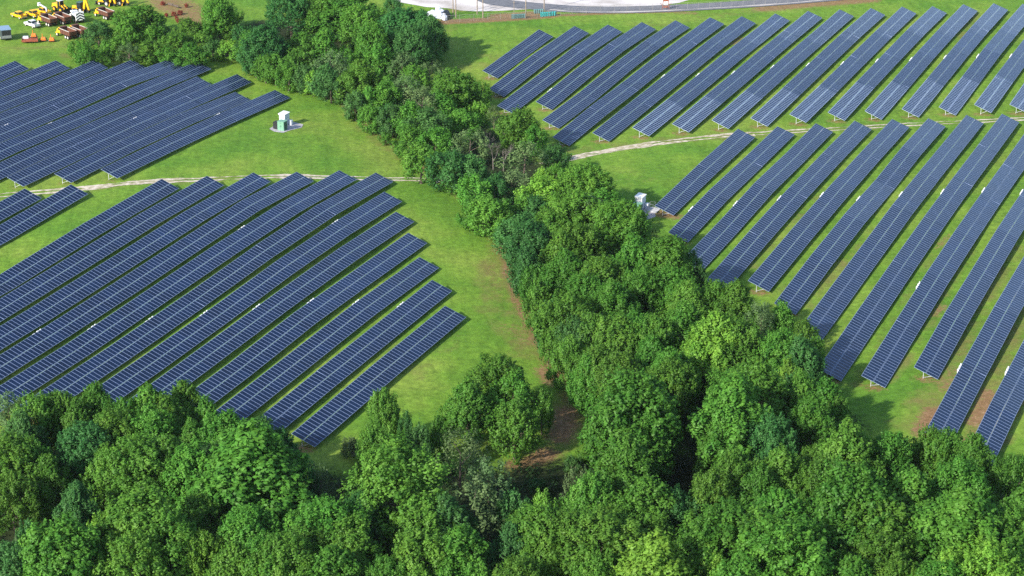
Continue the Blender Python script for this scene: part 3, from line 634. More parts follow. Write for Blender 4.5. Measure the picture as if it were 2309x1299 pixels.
UPPER = [(1168,247,112,0),(1202,283,74,0),(1255,327,72,1),(1182,322,112,3),(1075,229,42,2),(1114,239,44,3),(1060,293,92,3),(1112,306,80,4),(1135,322,60,4),(982,288,82,0),(967,244,112,1),(884,239,72,1),(923,283,82,0),(1011,342,100,1),(948,327,92,0),(1060,351,92,1),(1070,395,92,0),(1119,395,82,1),
 (1104,444,100,0),(1065,444,74,0),(1153,386,90,3),(1226,381,52,2),(1255,371,62,0),(1221,398,112,2),(1182,440,82,0),(1212,444,92,1),(1255,444,74,2),(1319,374,130,0),(1360,430,110,0),(1290,435,130,0),(1329,444,112,3),(1241,478,100,0),(1172,488,112,1),(1130,470,70,0),
 (653,-15,110,1),(716,-15,92,0),(768,-15,150,0),(820,10,112,0),(853,22,64,1),(886,-8,44,1),(905,22,112,1),(953,26,84,1),(972,37,72,1),(931,56,100,1),(838,52,78,0),(890,63,54,0),(812,78,54,0),(857,100,92,0),(905,119,82,3),(968,141,74,3),(931,148,80,0),
 (1020,156,92,0),(1042,171,74,0),(1012,178,92,0),(1079,185,64,0),(1087,230,42,2),(783,111,64,0),(745,115,92,3),(812,137,112,0),(875,171,72,0),(868,185,82,0),(916,171,92,3),(953,197,112,3),(801,208,64,1),(834,197,72,0),(879,237,70,1),(834,237,62,0),(923,230,92,0),
 (682,74,82,0),(731,67,92,0),(630,89,64,0),(593,59,90,1),(571,70,80,0),(675,108,82,0),(619,122,72,0),(575,96,82,1),(690,148,64,1),(734,145,82,1),(705,160,54,2),(745,167,64,1),(649,141,64,0),(597,126,60,0),(1000,215,90,0),(1045,250,80,0),(985,205,80,0)]
HEDGE = [(220,49,76,1),(178,88,54,0),(308,14,120,0),(346,32,72,1),(283,46,82,0),(266,84,64,0),(238,91,54,0),(290,98,64,3),(336,91,72,0),(196,102,62,0),(423,42,72,0),(395,74,72,0),(430,98,80,0),(374,105,62,0),(490,-5,76,0),(521,18,54,0),(479,91,54,1),(514,40,62,0),
 (542,56,54,1),(563,70,62,0),(521,91,62,2),(560,88,72,1),(591,66,60,0),(591,91,62,0),(626,88,60,0),(465,52,54,0),(450,72,60,0),(350,60,60,0)]
for lst, Hf, zn, g in ((FRONT, front, 'front wood', 'trees of the front wood'), (MIDDLE, belt, 'middle tree belt', 'trees in the middle of the belt'), (UPPER, upper, 'upper tree belt', 'trees of the upper belt'), (HEDGE, hedge, 'hedgerow by plant yard', 'trees of the hedgerow')):
    made = []
    for u, v, w, tone, *hx in lst:
        Hx = hx[0] if hx else None
        if zn == 'hedgerow by plant yard' and v < 10: Hx = 11
        if zn == 'upper tree belt' and v < 60 and w > 70: Hx = 12.5
        made.append(plant(u, v, w, tone, Hf, zn, g, 'bare_tree' if tone == 4 else 'deciduous_tree', H=Hx))
    # lines of trees from the back (top of the picture) to the front, each read from the left
    made.sort(key=lambda t: t['_v']); nb = max(1, round(len(made)/9)); per = math.ceil(len(made)/nb)
    for b in range(nb):
        ln = sorted(made[b*per:(b+1)*per], key=lambda t: t['_u'])
        for j, t in enumerate(ln):
            sz = 'huge' if t['_w'] > 12 else 'broad' if t['_w'] > 8.5 else 'slender' if t['_w'] < 5 else 'round'
            if t['_tone'] == 4: sz = 'leafless'
            t['label'] = f"{sz} {TNAME[t['_tone']]} tree, {ordn(j+1)} from left, {ordn(b+1)} line of {zn}"
            for q_ in ('_z', '_u', '_v', '_tone', '_w', '_h'): del t[q_]
# shrubs along the edge of the belt
SHRUB = [(560,140,30,0),(610,152,26,2),(655,165,28,2),(700,182,30,0),(735,200,26,1),(770,222,30,0),(800,258,30,0),(836,290,30,0),(868,310,34,0),(905,335,34,1),(940,352,30,0),(1012,415,40,0),(1040,430,36,2),(1078,468,40,0),(1108,505,34,2),(1152,545,32,0),(1170,610,34,0),(1186,660,34,1),(1208,712,36,0),(1236,762,34,2),
 (1262,795,34,0),(1284,822,34,1),(795,1000,60,3),(835,1010,56,0),(1210,1090,44,1),(1120,1095,60,1),(1290,1040,44,1),(1335,985,44,1),(1318,1020,44,0),(690,1100,60,1),(190,132,24,0),(240,140,26,0),(300,142,26,0),(370,138,24,0),(440,142,26,1),(1235,352,36,1),(1268,350,30,0),(600,148,24,0)]
for j, (u, v, w, tone) in enumerate(SHRUB):
    plant(u, v-12, w, tone, lambda x: min(3.2, .8*x+.4), 's', 'shrubs along the edges of the woods', 'shrub', f"small {TNAME[tone]} shrub at the wood's edge, {ordn(j+1)} along the boundary")
for o in list(COL.objects):
    for q_ in ('_z', '_u', '_v', '_tone', '_w', '_h'):
        if q_ in o: del o[q_]
# undergrowth: low leafy mass on the woodland floor
def undergrowth():
    r = np.random.default_rng(5); pts = []
    m = cov[..., 2] > .55; ys, xs = np.nonzero(m & (GX > -190) & (GX < 190) & (GY > 190) & (GY < 600))
    pick = r.choice(len(ys), min(1500, len(ys)), replace=False)
    for i in pick:
        x, y = GX[ys[i], xs[i]]+r.uniform(-.6, .6), GY[ys[i], xs[i]]+r.uniform(-.6, .6)
        if in_table(x, y, 1.5): continue
        h = r.uniform(.5, 2.4); z = gz1(x, y)
        for j in range(34):
            d = r.normal(size=3); d[2] = abs(d[2]); d /= np.linalg.norm(d)
            leaf_faces(pts, np.array([x, y, z])+d*np.array([1.2, 1.2, h])*r.uniform(.5, 1), d+np.array([0, 0, .5])+r.normal(size=3)*.4, .5, r)
    A = np.array([p[:4] for p in pts]); n = len(A)
    me = bpy.data.meshes.new('undergrowth'); me.from_pydata(A.reshape(-1, 3).tolist(), [], [(4*i, 4*i+1, 4*i+2, 4*i+3) for i in range(n)]); me.update(); me.materials.append(LEAF)
    o = link('undergrowth', me); o.color = (.034, .082, .02, 1)
    tag(o, 'low leafy undergrowth covering the woodland floor', 'undergrowth', kind='stuff')
undergrowth()
# ------------------------------------------------------------------ cabinets on their pads
GRID = AZ-math.pi/2                         # local x = down-slope side of the rows, local y = along the rows
def loc(p, dx, dy):
    q = Vector((p.x + cdir[0]*dx + rdir[0]*dy, p.y + cdir[1]*dx + rdir[1]*dy, 0)); q.z = gz1(q.x, q.y); return q
def white_cabinet(p, label):
    t = thing('inverter_cabinet', label, 'cabinet', p, GRID, 'cabinets of the solar farm')
    MB().box((0, 0, 1.4), (1.4, 2.2, 2.6)).build('body', M['white'], t, .02)
    MB().box((0, 0, .06), (1.5, 2.3, .12)).build('base', M['chrome'], t)
    MB().prism([(-.85, 2.72), (.85, 2.72), (.85, 2.8), (-.85, 2.98)], -1.25, 1.25).build('roof', M['white'], t)
    for y in (-.55, .55):
        d = MB().box((.715, y, 1.4), (.03, 1.0, 2.3)).build('door', M['offwhite'], t); MB().box((.745, y+.35, 1.35), (.03, .06, .3)).build('handle', M['chrome'], d)
    MB().box((.0, -1.115, 1.7), (.7, .03, .6)).build('vent', M['offwhite'], t)
    MB().box((1.25, .7, .55), (.7, .8, 1.1), top=(.92, .92)).build('side_box', M['offwhite'], t)
def green_transformer(p, label, dark=True):
    t = thing('transformer', label, 'transformer', p, GRID, 'transformers of the solar farm')
    MB().box((0, 0, 1.05), (1.7, 1.6, 2.1), top=(.98, .98)).build('body', M['green'], t, .03)
    MB().box((0, 0, 2.13), (1.78, 1.68, .07)).build('lid', M['green'], t)
    for x in (-.4, .4): 
        d = MB().box((x, -.81, 1.05), (.74, .03, 1.8)).build('door', M['green'], t); MB().box((x*.2, -.84, 1.1), (.05, .03, .25)).build('handle', M['dgreen'], d)
    if dark:
        q = MB()
        for i in range(9): q.box((-1.5+.0, -.62+i*.16, 1.0), (1.15, .05, 1.55))
        q.box((-1.48, 0, 1.0), (1.0, 1.2, 1.5)); q.build('cooling_fins', M['black'], t)
    MB().box((.86, 0, 1.05), (.03, 1.2, 1.7)).build('side_shade_panel', M['dgreen'], t)  # darker green puts the shade on this side into the colour
sheet('gravel_pad', [(607,291),(618,284),(640,278),(660,275),(684,281),(680,288),(655,294),(638,300),(618,297)], M['pad'], .04, 2)
sheet('gravel_pad', [(1428,468),(1455,463),(1476,470),(1478,489),(1455,497),(1432,488)], M['pad'], .04, 2)
s1 = MB().box((0, 0, .06), (2.2, 2.6, .16)).build('concrete_slab', M['stone']); s1.location = at(1474, 474); s1.rotation_euler = (0, 0, GRID); tag(s1, 'bare white concrete slab beside the end of the solar row', 'slab')
white_cabinet(loc(at(653.5, 280), -.7, -1.1), 'white cabinet behind green transformer on the left grass clearing')
green_transformer(loc(at(640.5, 296), -.85, .8), 'green transformer with black cooling fins on the left clearing')
pR = at(1443, 486)
white_cabinet(loc(pR, -1.3, 3.6), 'white cabinet beside the wooded belt near the right field')
green_transformer(loc(pR, -.9, .8), 'green transformer half hidden by trees near the right field', False)
q = MB()
for x in (0, 1.1):
    for y in (0, 1.4): q.tube((x, y, 0), (x, y, 1.5), .03)
for z in (.8, 1.5):
    q.bar((0, 0, z), (1.1, 0, z), .035, .035); q.bar((0, 1.4, z), (1.1, 1.4, z), .035, .035); q.bar((0, 0, z), (0, 1.4, z), .035, .035); q.bar((1.1, 0, z), (1.1, 1.4, z), .035, .035)
o = q.build('equipment_rack', M['chrome']); o.location = loc(pR, .5, 3.2); o.rotation_euler = (0, 0, GRID); tag(o, 'pale metal equipment rack standing right of the white cabinet', 'rack')
# ------------------------------------------------------------------ vehicles in the plant yard (local +x is the way they face)
def wheels(t, xs, y, r, w, name='wheel', hub='hub'):
    for x in xs:
        for s in (-1, 1):
            o = MB().tube((x, s*y-w/2, r), (x, s*y+w/2, r), r, n=16).build(name, M['rubber'], t, .02)
            MB().tube((x, s*(y+w*.5)-.012, r), (x, s*(y+w*.5)+.03*s, r), r*.58, n=12).build('rim', M[hub], o)
def pickup(p, rz, col, label, group):
    t = thing('pickup_truck', label, 'pickup truck', p, rz, group); m = M[col]
    MB().prism([(-2.6, .5), (2.45, .45), (2.6, .6), (2.58, .98), (1.15, 1.12), (.5, 1.12), (.5, 1.02), (-.85, 1.02), (-.85, .72), (-2.6, .72)], -.94, .94).build('body', m, t, .03)
    cab = MB(); cab.box((-.1, 0, 1.42), (1.95, 1.72, .82), top=(.66, .84), shift=(-.05, 0)); cab.build('cab', m, t, .05)
    g = MB(); g.box((-.1, 0, 1.42), (1.86, 1.76, .62), top=(.72, .86), shift=(-.05, 0)); g.build('side_windows', M['tint'], t)
    MB().box((.62, 0, 1.42), (.5, 1.5, .56), top=(.2, .9), shift=(-.3, 0)).build('windscreen', M['tint'], t)
    MB().box((-.97, 0, 1.45), (.2, 1.4, .42), top=(.5, .9), shift=(.08, 0)).build('rear_window', M['tint'], t)
    for s in (-1, 1): MB().box((-1.8, s*.86, .93), (1.66, .14, .5)).build('bed_side', m, t, .03)
    MB().box((-1.78, 0, .76), (1.6, 1.58, .06)).build('bed_liner', M['black'], t)
    MB().box((-2.6, 0, .93), (.1, 1.72, .5)).build('tailgate', m, t, .02)
    MB().box((-2.72, 0, .56), (.14, 1.8, .2)).build('rear_bumper', M['chrome'], t, .02); MB().box((2.66, 0, .56), (.14, 1.84, .24)).build('front_bumper', M['chrome'], t, .02)
    for s in (-1, 1): MB().box((-2.665, s*.86, .95), (.04, .14, .34)).build('tail_light', M['tail'], t); MB().box((2.6, s*.7, .82), (.05, .34, .2)).build('headlight', M['white'], t)
    wheels(t, (1.7, -1.7), .86, .4, .26)
    return t
def truck_cab(t, col):
    MB().box((1.75, 0, 1.75), (1.3, 2.0, 1.5), top=(.82, .9), shift=(-.06, 0)).build('cab', M[col], t, .06)
    MB().box((2.85, 0, 1.35), (1.15, 1.5, .9), top=(.9, .8)).build('hood', M[col], t, .06)
    MB().box((2.3, 0, 2.06), (.34, 1.7, .56), top=(.3, .9), shift=(-.12, 0)).build('windscreen', M['tint'], t)
    for s in (-1, 1): MB().box((1.78, s*.95, 2.02), (.8, .12, .5), top=(.8, .3)).build('side_window', M['tint'], t); MB().box((2.9, s*.9, .95), (1.0, .42, .34), top=(.8, .9)).build('fender', M[col], t, .05)
    MB().box((.0, 0, .82), (6.6, .9, .26)).build('chassis', M['black'], t)
    wheels(t, (2.75,), .95, .5, .3)
    for x in (-1.3, -2.35):
        for s in (-1, 1):
            o = MB().tube((x, s*.86-.28, .5), (x, s*.86+.28, .5), .5, n=16).build('wheel', M['rubber'], t, .02); MB().tube((x, s*1.14, .5), (x, s*1.17, .5), .3, n=12).build('rim', M['hub'], o)
def dump_truck(p, rz, label, bed='rust', inner='rust'):
    t = thing('dump_truck', label, 'dump truck', p, rz, 'dump trucks in the plant yard'); truck_cab(t, 'yellow')
    b = MB()
    for s in (-1, 1):
        b.prism([(-3.2, 1.1), (.95, 1.1), (1.05, 2.35), (-3.25, 2.2)], s*1.12-.05, s*1.12+.05)
        for x in (-2.5, -1.7, -.9, -.1, .6): b.box((x, s*1.2, 1.66), (.12, .08, 1.05))
    b.build('bed_side', M[bed], t)
    MB().box((-1.1, 0, 1.16), (4.1, 2.14, .1)).build('bed_floor', M[inner], t)
    MB().box((1.0, 0, 1.85), (.1, 2.3, 1.3), shift=(.1, 0)).build('bed_front', M[bed], t)
    tg = MB().box((-3.26, 0, 1.66), (.1, 2.2, 1.02), shift=(-.08, 0))
    for y in (-.8, -.27, .27, .8): tg.box((-3.36, y, 1.66), (.08, .1, .95))
    tg.build('tailgate', M[bed], t)
    for s in (-1, 1): MB().bar((-3.2, s*1.14, 2.25), (1.0, s*1.14, 2.4), .16, .09).build('top_rail', M['hub'], t)
    MB().box((1.45, 0, 2.62), (1.1, 2.2, .07)).build('cab_shield', M[bed], t)
    MB().box((-3.1, 0, .72), (.2, 2.0, .35)).build('rear_frame', M['black'], t)
    for s in (-1, 1): MB().box((-3.22, s*.8, .75), (.04, .2, .14)).build('tail_light', M['tail'], t)
    return t
def arrow_truck(p, rz, label):
    t = thing('crash_cushion_truck', label, 'work truck', p, rz); truck_cab(t, 'white')
    MB().box((-1.0, 0, 1.35), (3.9, 2.2, .9)).build('flat_bed', M['black'], t, .03)
    MB().box((-.9, 0, 2.0), (2.6, 2.1, .42)).build('bed_cover', M['offwhite'], t, .03)
    MB().box((-3.1, 0, 2.0), (.5, 2.3, 2.2), shift=(.3, 0)).build('crash_cushion', M['white'], t, .03)
    q = MB()
    for i in range(3):
        z = .75+i*.72
        for s in (-1, 1): q.add([(-3.37+.0, s*1.1, z), (-3.37, s*1.1, z+.36), (-3.37, 0, z+.96), (-3.37, 0, z+.6)], [(0, 1, 2, 3) if s < 0 else (3, 2, 1, 0)])
    for v in range(len(q.v)): x, y, z = q.v[v]; z = min(z, 3.08); q.v[v] = (-3.375+(z-.9)/2.2*.3, y, z)
    q.build('chevron_stripes', M['black'], t)
    return t
def loader(p, rz, label):
    t = thing('wheel_loader', label, 'wheel loader', p, rz); y = M['yellow']
    MB().box((-1.7, 0, 1.55), (2.4, 1.7, 1.1), top=(.92, .85)).build('engine_hood', y, t, .08)
    MB().box((.1, 0, 1.15), (3.6, 1.3, .6)).build('chassis', M['black'], t)
    MB().box((-.1, 0, 2.35), (1.3, 1.4, 1.4), top=(.85, .9)).build('cab', M['tint'], t, .04)
    for sx in (-1, 1):
        for sy in (-1, 1): MB().bar((-.1+sx*.62, sy*.68, 1.7), (-.1+sx*.54, sy*.62, 3.05), .12, .12).build('cab_pillar', y, t)
    MB().box((-.1, 0, 3.1), (1.4, 1.5, .14)).build('cab_roof', M['offwhite'], t, .03)
    for s in (-1, 1): MB().bar((.9, s*.5, 1.9), (2.6, s*.5, .8), .22, .3).build('lift_arm', y, t)
    MB().prism([(2.5, .25), (3.6, .2), (3.65, .3), (2.75, .45), (2.75, 1.15), (3.0, 1.3), (2.9, 1.35), (2.5, 1.1)], -1.3, 1.3).build('bucket', M['black'], t)
    wheels(t, (1.3, -1.5), 1.0, .75, .5, hub='yellow')
    return t
def backhoe(p, rz, label):
    t = thing('backhoe', label, 'backhoe', p, rz, 'backhoes in the plant yard'); y = M['yellow']
    MB().box((1.5, 0, 1.25), (1.9, 1.0, .75), top=(.94, .86)).build('engine_hood', y, t, .06)
    MB().box((.3, 0, .85), (4.4, .9, .4)).build('chassis', M['black'], t)
    MB().box((-.2, 0, 2.0), (1.5, 1.5, 1.5), top=(.84, .88)).build('cab', M['tint'], t, .04)
    MB().box((-.2, 0, 2.82), (1.6, 1.6, .14)).build('cab_roof', M['dgreen'], t, .03)
    for sx in (-1, 1):
        for sy in (-1, 1): MB().bar((-.2+sx*.72, sy*.72, 1.3), (-.2+sx*.62, sy*.64, 2.76), .1, .1).build('cab_pillar', M['black'], t)
    MB().bar((-1.5, 0, 1.0), (-2.2, 0, 4.2), .5, .6).build('boom', y, t)
    d = MB().bar((-2.2, 0, 4.2), (-3.3, 0, .9), .42, .5).build('dipper_arm', y, t)
    MB().prism([(-3.3, .2), (-2.7, .25), (-2.8, .9), (-3.2, 1.05), (-3.45, .8)], -.35, .35).build('digging_bucket', M['black'], t)
    for s in (-1, 1): MB().bar((1.0, s*.55, 1.3), (2.9, s*.55, .6), .14, .2).build('loader_arm', y, t); MB().bar((-1.6, s*.5, .9), (-1.9, s*1.1, .1), .16, .16).build('stabiliser_leg', y, t)
    MB().prism([(2.7, .15), (3.5, .1), (3.5, .2), (2.95, .35), (2.95, .8), (3.1, .95), (2.7, .85)], -1.1, 1.1).build('front_bucket', M['black'], t)
    wheels(t, (-.9,), .85, .75, .45, hub='hub'); wheels(t, (1.8,), .8, .48, .32, hub='hub')
    return t
def bucket_truck(p, rz, label):
    t = pickup(p, rz, 'yellow', label, None); t.name = 'bucket_truck'; t['category'] = 'bucket truck'
    MB().tube((-1.7, 0, .8), (-1.7, 0, 1.9), .22, n=10).build('turret', M['offwhite'], t)
    MB().bar((-1.7, 0, 1.9), (.9, .3, 2.5), .26, .3).build('boom', M['offwhite'], t)
    MB().box((1.2, .35, 2.5), (.7, .7, .9), top=(.95, .95)).build('bucket', M['white'], t, .04)
    return t
HD = R(135)
pickup(at(43, 40), HD, 'yellow', 'yellow pickup truck at the left end of the parked machines', 'yellow pickups in the plant yard')
pickup(at(75, 37), HD, 'yellow', 'yellow pickup truck parked between yellow pickup and bucket truck', 'yellow pickups in the plant yard')
pickup(at(73, 60), HD, 'white', 'white pickup truck parked in front of the yellow pickups', None)
bucket_truck(at(98, 31), HD, 'yellow truck with white bucket and pale boom behind the dump truck')
dump_truck(at(107, 55), HD, 'yellow cab dump truck with brown bed right of white pickup')
dump_truck(at(139, 51), HD, 'brown bed dump truck parked between dump truck and striped cushion')
arrow_truck(at(173, 47), R(120), 'white work truck with black and white chevron cushion at its back')
loader(at(138, 26), R(-40), 'yellow wheel loader with pale cab roof behind the dump trucks')
backhoe(at(181, 27), R(150), 'yellow backhoe with raised boom behind the chevron truck')
backhoe(at(240, 12), R(150), 'yellow backhoe behind the dump truck nearest the hedgerow')
backhoe(at(269, 11), R(150), 'yellow backhoe at the right end of the parked machines')
dump_truck(at(236, 40), HD, 'brown dump truck alone beside the top of the hedgerow')
dump_truck(at(150, 84), HD, 'dump truck with red empty bed nearest the solar field', 'rust', 'rust2')
dump_truck(at(177, 80), HD, 'dump truck half hidden behind hedgerow beside red dump truck')
# dark enclosed trailer, orange implements
t = thing('box_trailer', 'dark box trailer with blue-grey roof and open back', 'trailer', at(13, 88), R(112))
MB().box((0, 0, 1.75), (4.4, 2.5, 2.3)).build('body', M['darkgrey'], t, .03); MB().box((0, 0, 2.96), (4.6, 2.7, .1)).build('roof', M['bluegrey'], t)
MB().box((-2.21, 0, 2.15), (.04, 2.1, 1.2)).build('rear_opening', M['black'], t); MB().box((-2.23, 0, 1.1), (.06, 2.4, .7)).build('tailgate', M['chrome'], t)
MB().box((3.0, 0, .6), (2.0, .16, .14)).build('drawbar', M['black'], t); wheels(t, (-.5, .5), 1.15, .42, .26)
t = thing('flatbed_trailer', 'red-brown flatbed trailer beside the dark box trailer', 'trailer', at(68, 95), R(100))
MB().box((0, 0, .75), (3.0, 4.0, .18)).build('deck', M['rust2'], t)
for y in (-1.95, 1.95): MB().box((0, y, .95), (3.0, .08, .3)).build('side_rail', M['rust2'], t)
MB().box((-1.5, 0, .72), (.1, 4.1, .5)).build('rear_rail', M['rust2'], t); MB().box((1.9, 0, .6), (1.6, .14, .12)).build('drawbar', M['black'], t)
MB().box((.9, 1.1, 1.1), (1.0, 1.5, .5), top=(.9, .9)).build('tool_box', M['offwhite'], t); wheels(t, (-.3,), 1.7, .38, .24)
for u, v, lab in ((77, 92, 'orange roller machine standing on the red-brown flatbed trailer'), (98, 93, 'orange mower frame with upright arm right of flatbed trailer'), (117, 94, 'orange towed compressor with white wheel and upright pipe')):
    p = at(u, v); t = thing('towed_machine', lab, 'machine', p, R(100), 'orange machines in the plant yard')
    z0 = .85 if u == 77 else 0
    MB().box((0, 0, z0+.75), (1.5, 1.2, .55), top=(.8, .85)).build('body', M['orange'], t, .06); MB().box((.1, 0, z0+.42), (2.0, 1.4, .12)).build('frame', M['rust2'], t)
    MB().tube((.4, .2, z0+.9), (.4, .2, z0+1.9), .08).build('upright_pipe', M['orange'], t); MB().box((-.7, 0, z0+.62), (.3, 1.3, .3)).build('rear_guard', M['orange'], t)
    if u != 77: MB().box((1.5, 0, .42), (1.4, .12, .1)).build('drawbar', M['orange'], t)
    for s in (-1, 1):
        o = MB().tube((-.1, s*.7-.1, z0+.3), (-.1, s*.7+.1, z0+.3), .3, n=14).build('wheel', M['rubber'], t); MB().tube((-.1, s*.82-.02, z0+.3), (-.1, s*.82+.02, z0+.3), .2, n=12).build('rim', M['white'], o)
# ------------------------------------------------------------------ along the back: tarp pile, bins, poles, fence, sign
t = thing('tarp_pile', 'white tarp-covered pile with black cover beside the back fence', 'covered pile', at(988, 42), R(-20))
rr = np.random.default_rng(8)
def lump(c, d, seed, m, name, parent):
    bm = bmesh.new(); bmesh.ops.create_icosphere(bm, subdivisions=3, radius=1); r = random.Random(seed); ph = [r.uniform(0, 6) for _ in range(6)]
    for v in bm.verts:
        k = 1+.12*math.sin(v.co.x*5+ph[0])*math.sin(v.co.y*4+ph[1])+.1*math.sin(v.co.z*6+ph[2]+v.co.x*3); z = v.co.z
        v.co = Vector((c[0]+v.co.x*k*d[0], c[1]+v.co.y*k*d[1], c[2]+(max(z, -.4)*k)*d[2]))
    me = bpy.data.meshes.new(name); bm.to_mesh(me); bm.free(); me.materials.append(m); return link(name, me, parent)
for i, (c, d) in enumerate([((-1.6, .3, .7), (1.8, 1.2, 1.3)), ((.5, .6, .9), (1.5, 1.3, 1.8)), ((-.6, 1.4, 1.2), (.9, .8, 2.0)), ((2.3, -1.2, .5), (.8, .9, 1.0)), ((-3, .9, .5), (1.2, .8, .9))]): lump(c, d, i, M['tarp'], 'white_tarp', t)
q = MB(); n = 10
for i in range(n):
    a0, a1 = math.pi*i/n, math.pi*(i+1)/n
    q.add([(1.7-1.2*math.cos(a), y, 2.2*math.sin(a)) for y in (-.6, 2.0) for a in (a0, a1)], [(0, 1, 3, 2)])
q.build('black_cover', M['black'], t)
def bin_(p, rz, m, lab, g):
    t = thing('wheeled_bin', lab, 'bin', p, rz, g)
    MB().box((0, 0, .55), (.62, .6, 1.0), top=(1.12, 1.12)).build('body', m, t, .02); MB().box((0, 0, 1.1), (.74, .72, .1), top=(.9, .8)).build('lid', m, t, .02)
for i in range(7): bin_(at(1221+i*5.0, 37.5-i*.35), R(10+i*7), M['teal'], 'bright teal bin in the tight row by the back fence', 'bright teal bins by the back fence')
for i in range(5): bin_(at(1207+i*4, 30.5-i*.2), R(30+i*11), M['dteal'], 'faded teal bin behind the bright teal row', 'faded teal bins behind the bright row')
for i in range(7): bin_(at(1156+i*4.4, 42-i*.25), R(5+i*9), M['dteal'], 'dull grey-teal bin standing alone left of a pale pole', 'dull bins left of the bright teal row')
for i, (u, v, hh, lab) in enumerate([(1021.7, 35.7, 9.5, 'grey wooden utility pole nearest the white tarp pile'), (1028, 40, 9, 'wooden pole paired close beside the pole near tarp pile'), (1076, 32.5, 9.5, 'brown wooden pole on red soil, farther of a pair'), (1089, 41, 9, 'brown wooden pole on red soil, nearer of a pair'),
        (1185.6, 42, 9.5, 'pale utility pole between dull bins and teal bins'), (1227, 24, 10, 'dark wooden pole rising behind the bright teal bins'), (1159, 41.5, 5, 'thin pale post standing among the dull bins')]):
    p = at(u, v); t = thing('utility_pole', lab, 'pole', p, 0, 'poles along the back fence'); r0 = .09 if hh < 6 else .16
    MB().tube((0, 0, -.5), (0, 0, hh), r0, r0*.7, 9).build('shaft', M['wood'], t); MB().box((0, 0, hh-.6), (1.8 if hh > 6 else .4, .1, .12)).build('crossarm', M['wood'], t)
fl = densify([at(*p) for p in [(1005,51.5),(1100,46.5),(1185,42.5),(1290,33.5),(1385,27),(1500,23),(1600,20),(1700,13.5),(1850,4),(2000,-8)]], 3.0)
t = thing('chain_link_fence', 'thin chain-link fence along the edge of the gravel yard', 'fence', fl[0])
for p in fl[::1]: MB().tube(p-fl[0]-Vector((0, 0, .3)), p-fl[0]+Vector((0, 0, 2.0)), .035, n=5).build('post', M['wire'], t)
q = MB()
for a, b in zip(fl, fl[1:]):
    for z in (.15, .55, 1.0, 1.45, 1.95): q.tube(a-fl[0]+Vector((0, 0, z)), b-fl[0]+Vector((0, 0, z)), .012 if z < 1.9 else .03, n=4, cap=False)
    for j in range(6):
        c = a.lerp(b, j/6)-fl[0]; d = a.lerp(b, (j+1)/6)-fl[0]; q.tube(c+Vector((0, 0, .15)), d+Vector((0, 0, 1.95)), .006, n=3, cap=False); q.tube(c+Vector((0, 0, 1.95)), d+Vector((0, 0, .15)), .006, n=3, cap=False)
q.build('wire_mesh', M['wire'], t)
t = thing('notice_board', 'white notice board on red-brown frame in front of the road', 'sign', at(1501, 21.5), R(4))
for x in (-.75, .75): MB().bar((x*1.3, 0, -.3), (x*.9, 0, 2.9), .16, .14).build('post', M['redsign'], t)
MB().box((0, -.02, 1.75), (1.25, .08, .9)).build('board', M['white'], t); MB().box((.12, -.075, 1.75), (.5, .02, .55)).build('blue_panel', M['tarp'], t)
MB().box((0, 0, 2.55), (1.3, .12, .5)).build('header', M['redsign'], t); MB().box((0, 0, .8), (1.2, .1, .6)).build('lower_board', M['redsign'], t)
for s in (-1, 1): MB().bar((s*1.6, 0, 1.9), (s*.7, 0, .9), .1, .1).build('brace', M['redsign'], t)
# red brush on the cleared slope
for i, (u, v, w_) in enumerate([(367, 9, 13), (375, 36, 11), (391, 33, 13), (401, 49, 11), (420, 14, 10), (405, 30, 14), (398, 42, 10)]):
    t = plant(u, v-7, w_, 0, lambda x: 1.3, 's', 'red brush on the cleared slope', 'shrub', f"low red-brown bush on the bare slope, {ordn(i+1)} of the group", H=1.3)
    for c in t.children:
        if c.name.startswith('crown'): c.color = (.30, .055, .04, 1)
lg = MB().tube((0, 0, .3), (5.5, 0, .5), .35, .2, 9); 
for x in (1.2, 2.6, 4): lg.tube((x, 0, .4), (x+.8, .9 if x != 2.6 else -.9, .9), .12, .04, 6)
o = lg.build('fallen_log', M['bark']); o.location = at(380, 11); o.rotation_euler = (0, 0, R(-50)); tag(o, 'dark fallen log among red bushes on the bare slope', 'log')
rr = random.Random(4); q = MB()
def stones(px, n, spread, name, label, sz):
    q = MB(); b = at(*px)
    for _ in range(n):
        x, y = b.x+rr.gauss(0, spread), b.y+rr.gauss(0, spread*1.4); s = rr.uniform(.5, 1)*sz
        q.box((x, y, gz1(x, y)+s*.25), (s, s*rr.uniform(.7, 1.2), s*.8), top=(.6, .7), rz=rr.uniform(0, 3))
    tag(q.build(name, M['stone'], None, .06), label, 'stones', kind='stuff')
stones((992, 404.5), 40, .9, 'rubble', 'pale rubble stones where the track meets the trees', .6)

for o in list(COL.objects):
    for q_ in ('_z', '_u', '_v', '_tone', '_w', '_h'):
        if q_ in o: del o[q_]
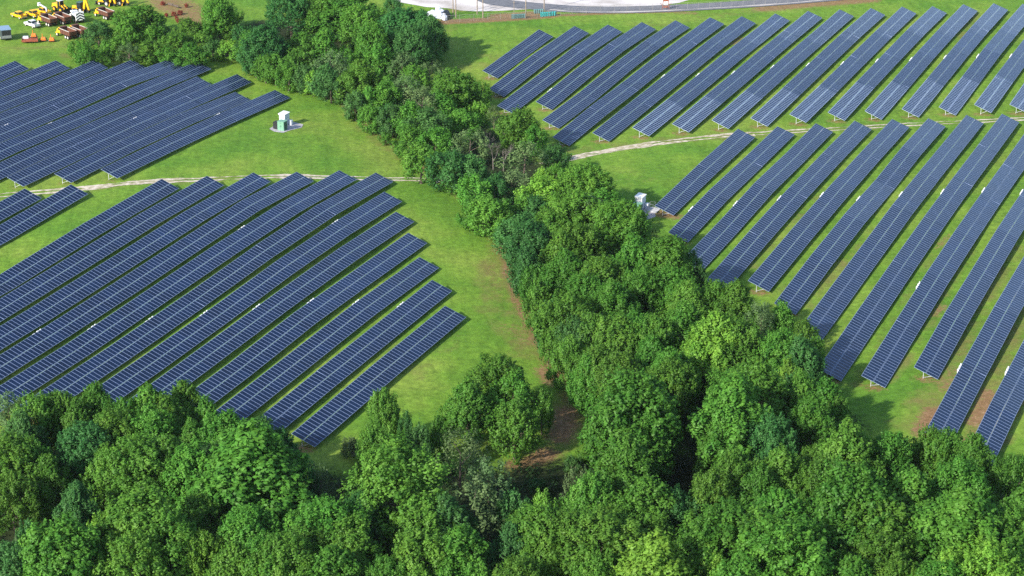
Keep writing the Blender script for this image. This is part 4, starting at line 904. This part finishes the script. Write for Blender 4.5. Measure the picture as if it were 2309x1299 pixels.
# ------------------------------------------------------------------ thin summer air between the camera and the far fields
hz = bpy.data.materials.new('haze_air'); hz.use_nodes = True; nt = hz.node_tree; nt.nodes.clear()
vo = nt.nodes.new('ShaderNodeVolumePrincipled'); vo.inputs['Color'].default_value = (.82, .90, 1, 1); vo.inputs['Density'].default_value = .00003; vo.inputs['Anisotropy'].default_value = .2
mo = nt.nodes.new('ShaderNodeOutputMaterial'); nt.links.new(vo.outputs[0], mo.inputs['Volume'])
zlo = float(GZ.min())-1.; ext = 2*max(abs(gx).max(), abs(gy).max())+200
tag(MB().box((0, 0, (zlo+140)/2), (ext, ext, 140-zlo)).build('haze', hz), kind='stuff')
# ------------------------------------------------------------------ light, sky, camera
SUN_EL, SUN_AZ = R(30), R(225)             # the sun stands behind the camera to the left
to = Vector((math.sin(SUN_AZ)*math.cos(SUN_EL), math.cos(SUN_AZ)*math.cos(SUN_EL), math.sin(SUN_EL)))
ld = bpy.data.lights.new('sun', 'SUN'); ld.energy = 4.2; ld.angle = R(1.2); ld.color = (1, .93, .82)
lo = link('sun', ld); lo.rotation_euler = to.to_track_quat('Z', 'Y').to_euler(); lo.location = (0, 0, 300)
w = bpy.data.worlds.new('World'); sc.world = w; w.use_nodes = True; N = w.node_tree.nodes
sky = N.new('ShaderNodeTexSky'); sky.sky_type = 'NISHITA'; sky.sun_disc = False; sky.sun_elevation = SUN_EL; sky.sun_rotation = SUN_AZ
w.node_tree.links.new(sky.outputs[0], N['Background'].inputs['Color']); N['Background'].inputs['Strength'].default_value = .15
cd = bpy.data.cameras.new('camera'); cd.sensor_width = 36; cd.lens = 36*F/PW; cd.clip_start = 1; cd.clip_end = 9000
cam = link('camera', cd); cam.location = (0, 0, CAMH); cam.rotation_euler = (math.pi/2-T, 0, 0)
sc.camera = cam
sc.view_settings.view_transform = 'Standard'; sc.view_settings.look = 'None'; sc.view_settings.exposure = 0.7; sc.view_settings.gamma = 1
sc.cycles.use_denoising = False; sc.cycles.max_bounces = 6; sc.cycles.diffuse_bounces = 3; sc.cycles.transmission_bounces = 4; sc.cycles.glossy_bounces = 2
